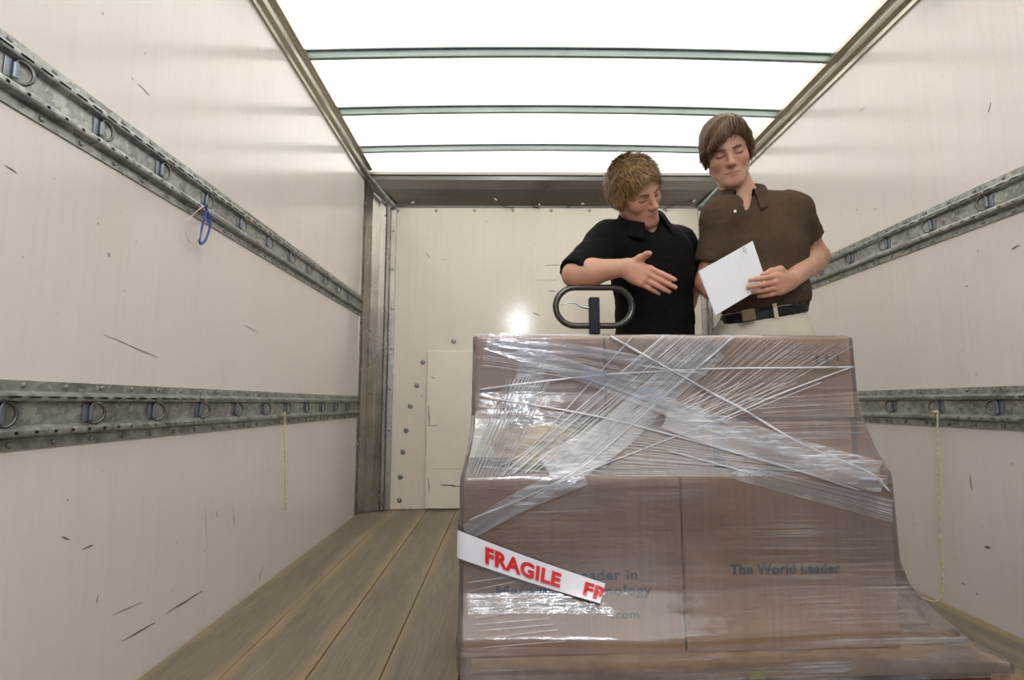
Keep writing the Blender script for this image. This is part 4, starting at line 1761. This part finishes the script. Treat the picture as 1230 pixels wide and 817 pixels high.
def shoe(parent, foot, toe_dir):
    v = Vol(foot - 0.22, foot + np.array([0.22, 0.22, 0.2]), 0.006)
    td = nz_(np.array([toe_dir[0], toe_dir[1], 0]))
    sd = np.array([-td[1], td[0], 0])
    R = np.stack([td, sd, np.array([0, 0, 1.0])], 1)
    b = np.array([foot[0], foot[1], 0])
    v.ell(b + td * 0.02 + [0, 0, 0.045], (0.075, 0.045, 0.055), R, 0.03)
    v.ell(b + td * 0.13 + [0, 0, 0.030], (0.085, 0.050, 0.042), R, 0.03)
    v.cone(b + td * -0.01 + [0, 0, 0.05], b + [0, 0, 0.11], 0.042, 0.045, 0.03)
    v.cut((0, 0, 0.002), (0, 0, -1))
    V, Q = v.mesh()
    return fast_mesh('shoe', V, Q, 'shoe_black', parent)


SKIN1 = (0.48, 0.250, 0.165)
SKIN2 = (0.48, 0.258, 0.172)


def person(cfg):
    root = empty('person', (cfg['hip'][0], cfg['hip'][1], 0))
    tag(root, cfg['label'], 'person')
    hd_ = cfg['head']
    T = cfg['torso']                                     # list of ('e', c, r) / ('c', a, b, ra, rb)
    allp = [hd_.c + 0.18, hd_.c - 0.18] + cfg['bound']
    lo = np.min(allp, 0) - 0.07
    hi = np.max(allp, 0) + 0.07

    def torso(v, grow, k=0.05):
        for t in T:
            if t[0] == 'e':
                v.ell(t[1], t[2], t[3] if len(t) > 3 else None, k, 'u', grow)
            else:
                v.cone(*t[1:5], k, 'u', grow)
    # ---- body
    v = Vol(lo, hi, 0.0036)
    torso(v, -0.012)
    nb_, nt_ = cfg['neck']
    v.cone(nb_, nt_, 0.060, 0.056, 0.035)
    hv = Vol(hd_.c - 0.17, hd_.c + 0.17, 0.0036)
    # head on the same lattice as the body, so its features blend only among themselves
    hv.lo = v.lo + np.round((hd_.c - 0.17 - v.lo) / v.h) * v.h
    hd_.build(hv)
    i0 = np.round((hv.lo - v.lo) / v.h).astype(int)
    a0 = np.maximum(i0, 0)
    a1 = np.minimum(i0 + hv.n, v.n)
    sl = tuple(slice(a0[k], a1[k]) for k in range(3))
    sh = tuple(slice(a0[k] - i0[k], a1[k] - i0[k]) for k in range(3))
    v.put(sl, hv.F[sh], 0.022, 'u')
    for arm in cfg['arms']:
        S_, E_, W_ = arm['S'], arm['E'], arm['W']
        v.cone(S_, E_, 0.052, 0.043, 0.03)
        mid = E_ * 0.68 + W_ * 0.32
        v.cone(E_, mid, 0.0435, 0.0455, 0.02)
        v.cone(mid, W_, 0.0455, 0.0285, 0.02)
        if arm.get('hand'):
            hand(v, W_, **arm['hand'])
    V, Q = v.mesh()
    V = relax(V, Q, 1, 0.35)
    tint = hd_.tint(V, cfg['skin'])
    blot = vnoise(V, 28, 4, 2)[:, None]
    tint = tint * (1 + 0.06 * blot * np.array([0.3, 1, 1]))
    for arm in cfg['arms']:
        if arm.get('hand'):
            dd = np.linalg.norm(V - arm['W'] - nz_(arm['hand']['d']) * 0.12, axis=1)
            mk = np.clip(1 - dd / 0.11, 0, 1)[:, None] * 0.45
            tint = tint * (1 - mk) + np.array((0.52, 0.22, 0.16)) * mk
    fast_mesh('body', V, Q, 'skin', root, tint)

    # ---- shirt
    s = Vol(lo - 0.02, hi + 0.02, 0.0052)
    torso(s, 0.004)
    for arm in cfg['arms']:
        S_, E_ = arm['S'], arm['E']
        e = S_ + (E_ - S_) * arm['sleeve']
        s.cone(S_, e, 0.066, 0.064, 0.045)
    for arm in cfg['arms']:
        S_, E_ = arm['S'], arm['E']
        e = S_ + (E_ - S_) * arm['sleeve']
        s.cut_local(e, E_ - S_, 0.105)
        a_ = nz_(E_ - S_)
        s.cone(e - a_ * 0.02, e + a_ * 0.06, 0.050, 0.052, 0.002, 's')
    s.cut(cfg['hem'][0], cfg['hem'][1])
    nd = nz_(nt_ - nb_)
    s.cone(nb_ + nd * 0.005, nt_, 0.064, 0.075, 0.004, 's')
    for q in cfg.get('open', []):
        s.cone(*q, 0.004, 's')
    V, Q = s.mesh()
    V = relax(V, Q, 1, 0.4)
    N = vnormals(V, Q)
    V = folds(V, N, cfg['fold'], 9.0, cfg['seed'], (1.0, 1.0, 0.55))
    V = folds(V, N, cfg['fold'] * 0.5, 22.0, cfg['seed'] + 2, (1, 1, 1))
    sh_ = fast_mesh('shirt', V, Q, cfg['shirt'], root)
    cax = nz_(cfg.get('collar_axis', nd))
    collar_mesh('collar', root, nb_ + cax * cfg.get('collar_up', 0.018), cax, cfg['front'], cfg['shirt'], 0.066, 0.070, cfg['gap'], 0.036, 1.35, cfg.get('piping'))

    # ---- hair
    h = Vol(hd_.c - 0.19, hd_.c + 0.19, 0.004)
    cfg['hair'](h, hd_)
    hair_mesh('hair', root, h, cfg['hair_mat'], cfg['flow'], cfg['n_str'], cfg['str_len'], cfg['lift'], cfg['seed'], cfg['groove'], cfg['gscale'])
    # eyebrows
    b = Vol(hd_.c - 0.17, hd_.c + 0.17, 0.003)
    for q in (-1, 1):
        b.chain([hd_.w(q * 0.011, -0.0920, 0.0150), hd_.w(q * 0.027, -0.0885, 0.0190), hd_.w(q * 0.040, -0.0790, 0.0185), hd_.w(q * 0.051, -0.0670, 0.0130)], [0.0034 * hd_.s, 0.0036 * hd_.s, 0.0032 * hd_.s, 0.0018 * hd_.s], 0.003)
    V, Q = b.mesh()
    V = relax(V, Q, 1, 0.5)
    fast_mesh('eyebrows', V, Q, cfg['hair_mat'], root, np.full((len(V), 3), 0.22 if cfg['hair_mat'] == 'hair_brown' else 0.10))

    # ---- trousers, belt, shoes
    hp, kn, an = cfg['legs']
    allq = np.array(hp + kn + an + [cfg['belt'][0]])
    t = Vol(allq.min(0) - 0.2, allq.max(0) + 0.2, 0.0075)
    for q in T:
        if q[0] == 'e' and q[1][2] < cfg['belt'][0][2] + 0.10:
            t.ell(q[1], q[2], None, 0.05, 'u', 0.0)
    for a, b_, c in zip(hp, kn, an):
        t.cone(a, b_, 0.098, 0.072, 0.05)
        t.cone(b_, c, 0.070, 0.060, 0.03)
    bp, bn = cfg['belt']
    t.cut(bp + bn * 0.022, bn)
    for c in an:
        t.cut_local(np.array([c[0], c[1], 0.035]), (0, 0, -1), 0.14)
    V, Q = t.mesh()
    V = relax(V, Q, 1, 0.5)
    N = vnormals(V, Q)
    V = folds(V, N, 0.005, 10, cfg['seed'] + 5, (1, 1, 0.6))
    fast_mesh('trousers', V, Q, cfg['trousers'], root)
    bl_ = Vol(bp - 0.26, bp + 0.26, 0.006)
    for q in T:
        if q[0] == 'e' and q[1][2] < bp[2] + 0.10:
            bl_.ell(q[1], q[2], None, 0.05, 'u', 0.007)
    bl_.cut(bp + bn * 0.018, bn, 0.002)
    bl_.cut(bp - bn * 0.018, -bn, 0.002)
    V, Q = bl_.mesh()
    belt = fast_mesh('belt', V, Q, 'belt_black', root)
    if 'buckle' in cfg:
        u, w_, bz, bw_ = cfg['buckle']
        bm = box_bm((-bw_, -0.004, -0.020), (bw_, 0.004, 0.020), 0.002)
        for vv in bm.verts:
            vv.co = Vector(u + vv.co[0] * w_ + vv.co[1] * nz_(np.cross(bn, w_)) + vv.co[2] * bn - np.array(root.location))
        link_bm('buckle', bm, 'buckle_bronze', belt)
    for (u, w_) in cfg.get('loops', []):
        bm = box_bm((-0.007, -0.0035, -0.026), (0.007, 0.0035, 0.026), 0.0015)
        for vv in bm.verts:
            vv.co = Vector(u + vv.co[0] * w_ + vv.co[1] * nz_(np.cross(bn, w_)) + vv.co[2] * bn - np.array(root.location))
        link_bm('belt_loop', bm, cfg['trousers'], root)
    for c in an:
        shoe(root, np.array([c[0], c[1], 0.0]), cfg['toe'])
    for q in cfg.get('buttons', []):
        bm = bmesh.new()
        bmesh.ops.create_uvsphere(bm, u_segments=10, v_segments=6, radius=0.0055)
        for vv in bm.verts:
            vv.co = Vector(q - np.array(root.location)) + Vector((vv.co[0], vv.co[1] * 0.45, vv.co[2]))
        link_bm('button', bm, 'button_white', root, True)
    return root


# ---- the man in the brown polo shirt, holding papers
YP = 1.95
hR = Head(P(873, 185, 1.925), Rxyz(-20, 21, -9), 1.0)


def hair_R(h, H):
    S = H.s
    E = lambda c, r, k=0.015, mode='u': h.ell(H.w(*c), np.array(r) * S, H.R, k * S, mode)
    E((0, 0.020, 0.042), (0.0845, 0.104, 0.092))
    E((0, -0.004, 0.070), (0.078, 0.082, 0.068), 0.03)
    E((0, 0.055, -0.005), (0.070, 0.060, 0.070), 0.03)
    # face opening and lower edge
    E((0.012, -0.082, -0.020), (0.064, 0.078, 0.082), 0.010, 's')
    h.cut(H.w(0, 0, -0.062), H.R @ np.array([0, -0.25, -1]), 0.004)
    for q in (-1, 1):
        E((q * 0.088, 0.012, -0.040), (0.030, 0.034, 0.034), 0.006, 's')
    # side hair in front of the ears
    for q in (-1, 1):
        h.chain([H.w(q * 0.075, -0.020, 0.050), H.w(q * 0.079, -0.022, 0.018), H.w(q * 0.0755, -0.020, -0.016)], [0.015 * S, 0.011 * S, 0.0055 * S], 0.02)
    # fringe swept across the brow from the parting
    for a, b, c, r in [((0.030, -0.070, 0.105), (-0.015, -0.092, 0.082), (-0.056, -0.074, 0.036), 0.017), ((0.020, -0.076, 0.090), (-0.022, -0.094, 0.066), (-0.064, -0.058, 0.018), 0.015),
                       ((0.034, -0.070, 0.100), (0.056, -0.066, 0.072), (0.070, -0.045, 0.030), 0.014), ((0.010, -0.060, 0.115), (-0.045, -0.062, 0.088), (-0.073, -0.038, 0.020), 0.017)]:
        pp = smooth_path([H.w(*a), H.w(*b), H.w(*c)], 5)
        h.chain(list(pp), list(np.linspace(r, r * 0.42, len(pp)) * S), 0.014)


def flow_R(V):
    L = hR.loc(V)
    part = np.array([0.036, -0.03, 0.12])
    d = L - part
    d[:, 2] -= 0.05
    d[:, 0] *= 1.3
    d[:, 2] -= 0.02
    return d @ hR.R.T


pel = P(917, 402, 1.985)
neckb = P(892, 243, 1.985)
SR = P(952, 257, 1.985)
ER = P(981, 309, 2.075)
WR = P(950, 337, 1.815)
SL_ = P(867, 263, 1.945)
EL = P(851, 336, 1.985)
WL = P(853, 350, 1.865)
torsoR = [('e', pel, (0.162, 0.120, 0.120)), ('e', P(918, 352, 1.985), (0.155, 0.118, 0.14)), ('e', P(914, 300, 1.985), (0.163, 0.122, 0.15)), ('e', P(911, 266, 1.995), (0.160, 0.100, 0.095)),
          ('c', SR, SL_, 0.060, 0.058), ('c', neckb + np.array([0, 0.01, -0.01]), SR + np.array([-0.02, 0, 0.015]), 0.050, 0.044), ('c', neckb + np.array([0, 0.01, -0.01]), SL_ + np.array([0.02, 0, 0.015]), 0.050, 0.044)]
bn = nz_(np.array([-0.16, -0.10, 1.0]))
belt_c = P(917, 377, 1.985)
paper_y = 1.775
pc = [P(839, 326, 1.790), P(903, 290, 1.835), P(921, 342, 1.805), P(859, 379, 1.765)]
manR = person(dict(
    label='standing man in a brown polo shirt and cream trousers looking down at papers', hip=pel, head=hR, torso=torsoR, skin=SKIN2,
    bound=[pel - np.array([0.2, 0.2, 0.02]), pel + 0.2, WR - 0.1, ER + 0.08, WL - 0.12, SR + 0.08, SL_ - 0.08, P(890, 350, 1.74)],
    neck=(neckb, hR.w(0, 0.026, -0.045)),
    arms=[dict(S=SR, E=ER, W=WR, sleeve=0.56, hand=dict(d=P(916, 347, 1.730) - WR, palm_n=(0.1, 1, -0.2), side=(0.1, 0, 1), size=0.96,
               curls=[(24, 26, 16), (26, 28, 18), (30, 30, 18), (32, 30, 18)], thumb=[(0.020, 0.020, 0.004), (0.050, 0.046, 0.004), (0.084, 0.048, 0.016), (0.106, 0.042, 0.034)], spread=2)),
          dict(S=SL_, E=EL, W=WL, sleeve=0.74, hand=dict(d=P(885, 342, 1.865) - WL, palm_n=(0, -1, 0.2), side=(0, -0.3, 1), size=1.0,
               curls=[(8, 10, 8)] * 4, thumb=[(0.018, 0.018, 0.004), (0.042, 0.036, 0.008), (0.070, 0.040, 0.012), (0.095, 0.038, 0.014)], spread=3))],
    hem=(belt_c + bn * 0.020, -bn), fold=0.0065, seed=21, shirt='shirt_brown', front=(-0.35, -1, 0), gap=24, collar_up=0.030, collar_axis=(-0.08, -0.38, 1.0),
    open=[(neckb + np.array([-0.02, -0.05, 0.0]), neckb + np.array([-0.035, -0.115, -0.075]), 0.036, 0.008)],
    hair=hair_R, hair_mat='hair_brown', flow=flow_R, n_str=5000, str_len=0.045, lift=0.05, groove=0.0022, gscale=260,
    legs=([pel + np.array([-0.085, 0.01, -0.05]), pel + np.array([0.085, 0.01, -0.05])], [pel + np.array([-0.10, 0.01, -0.46]), pel + np.array([0.11, 0.0, -0.46])],
          [np.array([pel[0] - 0.11, pel[1] + 0.14, 0.07]), np.array([pel[0] + 0.13, pel[1] + 0.14, 0.07])]),
    belt=(belt_c, bn), trousers='trousers_cream', toe=(-0.1, -1),
    buckle=(P(899, 378.5, 1.853), nz_((1, 0.0, 0.16)), 0, 0.024), loops=[(P(931.5, 373.5, 1.860), nz_((1, 0.05, 0.16)))],
    buttons=[P(883, 254, 1.853)],
))

# ---- the man in the black polo shirt, leaning on the jack handle
hL = Head(P(763, 231, 1.885), Rxyz(13, 42, -29), 0.97)


def hair_L(h, H):
    S = H.s
    E = lambda c, r, k=0.015, mode='u': h.ell(H.w(*c), np.array(r) * S, H.R, k * S, mode)
    E((0, 0.019, 0.040), (0.0815, 0.102, 0.092))
    E((0, -0.006, 0.066), (0.072, 0.080, 0.062), 0.03)
    E((0, 0.060, -0.010), (0.066, 0.050, 0.058), 0.03)
    E((0, -0.090, -0.020), (0.0665, 0.082, 0.090), 0.008, 's')
    h.cut(H.w(0, 0, -0.055), H.R @ np.array([0, -0.30, -1]), 0.004)
    for q in (-1, 1):
        E((q * 0.092, 0.010, -0.052), (0.026, 0.028, 0.030), 0.006, 's')
        h.chain([H.w(q * 0.074, -0.018, 0.030), H.w(q * 0.078, -0.010, 0.0), H.w(q * 0.0765, -0.012, -0.024)], [0.012 * S, 0.012 * S, 0.006 * S], 0.015)


def flow_L(V):
    L = hL.loc(V)
    d = L - np.array([0.0, 0.05, 0.13])
    d[:, 1] -= 0.03
    return d @ hL.R.T


pel2 = P(786, 425, 2.05)
nk2 = P(771, 274, 1.975)
SLl = P(729, 292, 1.965)
ELl = P(691, 330, 1.865)
WLl = P(750, 321, 1.805)
SRr = P(815, 296, 2.09)
ERr = P(829, 345, 2.20)
WRr = P(806, 402, 2.28)
torsoL = [('e', pel2, (0.152, 0.115, 0.12)), ('e', P(787, 380, 2.045), (0.142, 0.112, 0.15)), ('e', P(783, 328, 2.02), (0.156, 0.122, 0.15)), ('e', P(777, 300, 2.0), (0.155, 0.105, 0.10)),
          ('c', SLl, SRr, 0.060, 0.058), ('c', nk2 + np.array([0, 0.01, -0.01]), SLl + np.array([0.02, 0, 0.015]), 0.050, 0.044), ('c', nk2 + np.array([0, 0.01, -0.01]), SRr + np.array([-0.02, 0, 0.015]), 0.050, 0.044)]
bn2 = np.array([0, 0, 1.0])
bc2 = P(786, 424, 2.05)
manL = person(dict(
    label='man in a black polo shirt leaning his forearm on the jack handle and gesturing', hip=pel2, head=hL, torso=torsoL, skin=SKIN1,
    bound=[pel2 - np.array([0.2, 0.2, 0.02]), pel2 + 0.2, ELl - 0.08, WLl - 0.06, P(815, 345, 1.70), SLl - 0.08, SRr + 0.08, ERr + 0.08, WRr - 0.06],
    neck=(nk2, hL.w(0, 0.022, -0.045)),
    arms=[dict(S=SLl, E=ELl, W=WLl, sleeve=1.02, hand=dict(d=P(797, 342, 1.730) - WLl, palm_n=(0.1, 1, -0.1), side=(0.15, 0.0, 1), size=0.98,
               curls=[(4, 6, 5), (8, 8, 6), (12, 12, 8), (18, 18, 12)], thumb=[(0.018, 0.020, 0.0), (0.040, 0.048, -0.006), (0.060, 0.066, -0.018), (0.074, 0.070, -0.036)], spread=0.5)),
          dict(S=SRr, E=ERr, W=WRr, sleeve=0.66, hand=dict(d=np.array([-0.1, -0.25, -0.8]), palm_n=(-1, 0.2, 0), side=(0, -1, 0), size=0.98,
               curls=[(15, 22, 16)] * 4, thumb=[(0.018, 0.020, 0.004), (0.045, 0.040, 0.010), (0.078, 0.044, 0.016), (0.102, 0.040, 0.022)], spread=2))],
    hem=(bc2, -bn2), fold=0.006, seed=41, shirt='shirt_black', front=(0.25, -1, 0), gap=26, piping='trim_grey', collar_up=0.030, collar_axis=(-0.10, -0.42, 1.0),
    open=[(nk2 + np.array([0.015, -0.05, 0.0]), nk2 + np.array([0.03, -0.12, -0.060]), 0.034, 0.008)],
    hair=hair_L, hair_mat='hair_blond', flow=flow_L, n_str=9000, str_len=0.021, lift=0.75, groove=0.0022, gscale=300,
    legs=([pel2 + np.array([-0.08, 0.01, -0.05]), pel2 + np.array([0.08, 0.01, -0.05])], [pel2 + np.array([-0.10, 0.10, -0.44]), pel2 + np.array([0.10, 0.10, -0.44])],
          [np.array([pel2[0] - 0.08, pel2[1] + 0.24, 0.07]), np.array([pel2[0] + 0.10, pel2[1] + 0.26, 0.07])]),
    belt=(bc2, bn2), trousers='trousers_dark', toe=(0.1, -1),
))

# ---- the papers
pap = empty('paper_stack', tuple(sum(pc) / 4))
tag(pap, 'white stapled paper sheets held by the man in the brown polo', 'papers')
pn = nz_(np.cross(pc[1] - pc[0], pc[3] - pc[0]))
if pn[1] > 0:
    pn = -pn
ol = np.array(pap.location)
for k in range(3):
    V, Fc = [], []
    g = 8
    for side in (0, 1):
        for i in range(g + 1):
            for j in range(g + 1):
                a, b = i / g, j / g
                q = pc[0] * (1 - a) * (1 - b) + pc[1] * a * (1 - b) + pc[2] * a * b + pc[3] * (1 - a) * b
                q = q + pn * (0.0012 * k + 0.0009 * side) - pn * 0.006 * math.sin(math.pi * a) + (pc[1] - pc[0]) * 0.006 * (k - 1) * (1 - b)
                V.append(q - ol)
    m = (g + 1) ** 2
    for i in range(g):
        for j in range(g):
            a = i * (g + 1) + j
            Fc.append((a, a + 1, a + g + 2, a + g + 1))
            Fc.append((m + a, m + a + g + 1, m + a + g + 2, m + a + 1))
    for i in range(g):
        for e0, e1 in ((i, i + 1), (g * (g + 1) + i, g * (g + 1) + i + 1), (i * (g + 1), (i + 1) * (g + 1)), (i * (g + 1) + g, (i + 1) * (g + 1) + g)):
            Fc.append((e0, e1, m + e1, m + e0))
    link_mesh('sheet', V, Fc, 'paper_white', pap)
cl = [(893, 297), (895.5, 304), (897, 303), (894, 295.5), (892, 296.5), (894, 303)]
Vt, Ft = tube(smooth_path([P(u, v, 1.7935) for u, v in cl], 5), 0.0008, 5)
link_mesh('paper_clip', np.array(Vt) - ol, Ft, 'clip_wire', pap, True)

# ------------------------------------------------------------------ cords, ropes and wires
def hang(name, pts, r, mat, label, cat, group=None, n=8):
    p = smooth_path(pts, n)
    base = p[0].copy()
    o = empty(name, tuple(base))
    V, Fc = tube(p - base, r, 6)
    link_mesh('strand', V, Fc, mat, o, True)
    return tag(o, label, cat, group)


XLo = XL + 0.030
c = [PX(244, 244, XLo), PX(250, 256, XLo), PX(252, 272, XLo), PX(247, 288, XLo), PX(241, 293, XLo), PX(240, 286, XLo), PX(243, 272, XLo), PX(247, 257, XLo), PX(249, 252, XLo)]
o = hang('cord_loop', c, 0.0036, 'cord_blue', 'blue cord loop hanging from a ring of the upper tie-down rail', 'cord')
c = [PX(245, 247, XLo + .004), PX(234, 256, XLo), PX(224, 268, XLo - .01), PX(224, 284, XLo - .012), PX(232, 293, XLo - .012), PX(239, 286, XLo), PX(240, 270, XLo)]
hang('string_loop', c, 0.0012, 'rope_cream', 'thin pale string loop beside the blue cord loop', 'string')


def rope(pts, label, r, knot, tails):
    o = empty('rope', tuple(pts[0]))
    b = np.array(o.location)
    p = smooth_path(pts, 14)
    d = np.zeros(len(p))
    d[1:] = np.cumsum(np.linalg.norm(np.diff(p, axis=0), axis=1))
    for ph in (0, math.pi):
        q = p.copy()
        q[:, 0] += r * 0.55 * np.cos(d * 420 + ph)
        q[:, 1] += r * 0.55 * np.sin(d * 420 + ph)
        V, Fc = tube(q - b, r * 0.72, 6)
        link_mesh('strand', V, Fc, 'rope_cream', o, True)
    V, Fc = tube([knot + np.array([0.3 * r * math.cos(t * 2.0), 2.4 * r * math.cos(t), 2.2 * r * math.sin(1.5 * t)]) - b for t in np.linspace(0, 2 * math.pi, 24)], r * 1.1, 6)
    link_mesh('knot', V, Fc, 'rope_cream', o, True)
    for t in tails:
        V, Fc = tube(smooth_path([knot - b, (knot + t) / 2 - b + np.array([0, 0, 0.004]), t - b], 4), [r * 0.8 * (1 - 0.05 * k) for k in range(9)], 5)
        link_mesh('frayed_end', V, Fc, 'rope_cream', o, True)
    return tag(o, label, 'rope')


XRo = XR - 0.028
rope([PX(1126, 497, XRo), PX(1127, 560, XRo), PX(1129, 640, XRo + 0.01), PX(1133, 690, XRo + .012), PX(1131, 715, XRo + .004), PZ(1124, 722.5, 0.006), PZ(1110, 719, 0.006), PZ(1096, 711, 0.006), PZ(1084, 706, 0.006)],
     'long frayed rope hanging down the wall to the floor beside the wrapped pallet', 0.0023, PX(1126, 495, XRo), [PX(1114, 497, XRo - .01), PX(1117, 501, XRo - .012), PX(1119, 495, XRo)])
XL2 = XL + 0.028
rope([PX(342, 498, XL2), PX(342, 530, XL2), PX(342.5, 570, XL2), PX(343, 612, XL2 - .01)],
     'short pale rope knotted to the lower rail below the blue cord loop', 0.0026, PX(342, 497, XL2), [PX(339, 500, XL2 + .01)])

# wires along the header
def wire(pts_px, Y, label):
    pts = [P(u, v, Y + dy) for u, v, dy in pts_px]
    o = empty('wire', tuple(pts[0]))
    b = np.array(o.location)
    V, Fc = tube(smooth_path(pts, 8) - b, 0.0032, 6)
    link_mesh('strand', V, Fc, 'wire_dark', o, True)
    V, Fc = tube([pts[-1] - b, pts[-1] - b + nz_(pts[-1] - pts[-2]) * 0.022], [0.007, 0.005], 8)
    link_mesh('connector', V, Fc, 'wire_tip', o, True)
    return tag(o, label, 'wire', 'loose wires along the header')


wire([(441, 232, -.14), (444, 252, -.10), (453, 262, -.05), (464, 258, -.04), (472, 249, -.04), (484, 247, -.05), (494, 244, -.06)], YB, 'drooping wire at the corner of the steel post and header')
wire([(617, 249.5, -.024), (609, 249, -.030), (603, 246, -.05), (597, 241, -.07)], YB, 'short wire forked upward on the header beside another curled wire')
wire([(648, 250, -.024), (641, 248, -.035), (639, 242, -.06), (644, 240, -.07), (647, 245, -.05)], YB, 'small curled wire on the header')
wire([(681, 250, -.024), (684, 247, -.035), (690, 245, -.05), (698, 245, -.05)], YB, 'wire on the header next to the blond man\'s head')
wire([(796, 252, -.024), (806, 248, -.035), (816, 245, -.05), (828, 246, -.05), (832, 243, -.06)], YB, 'wire on the header between the two men\'s heads')
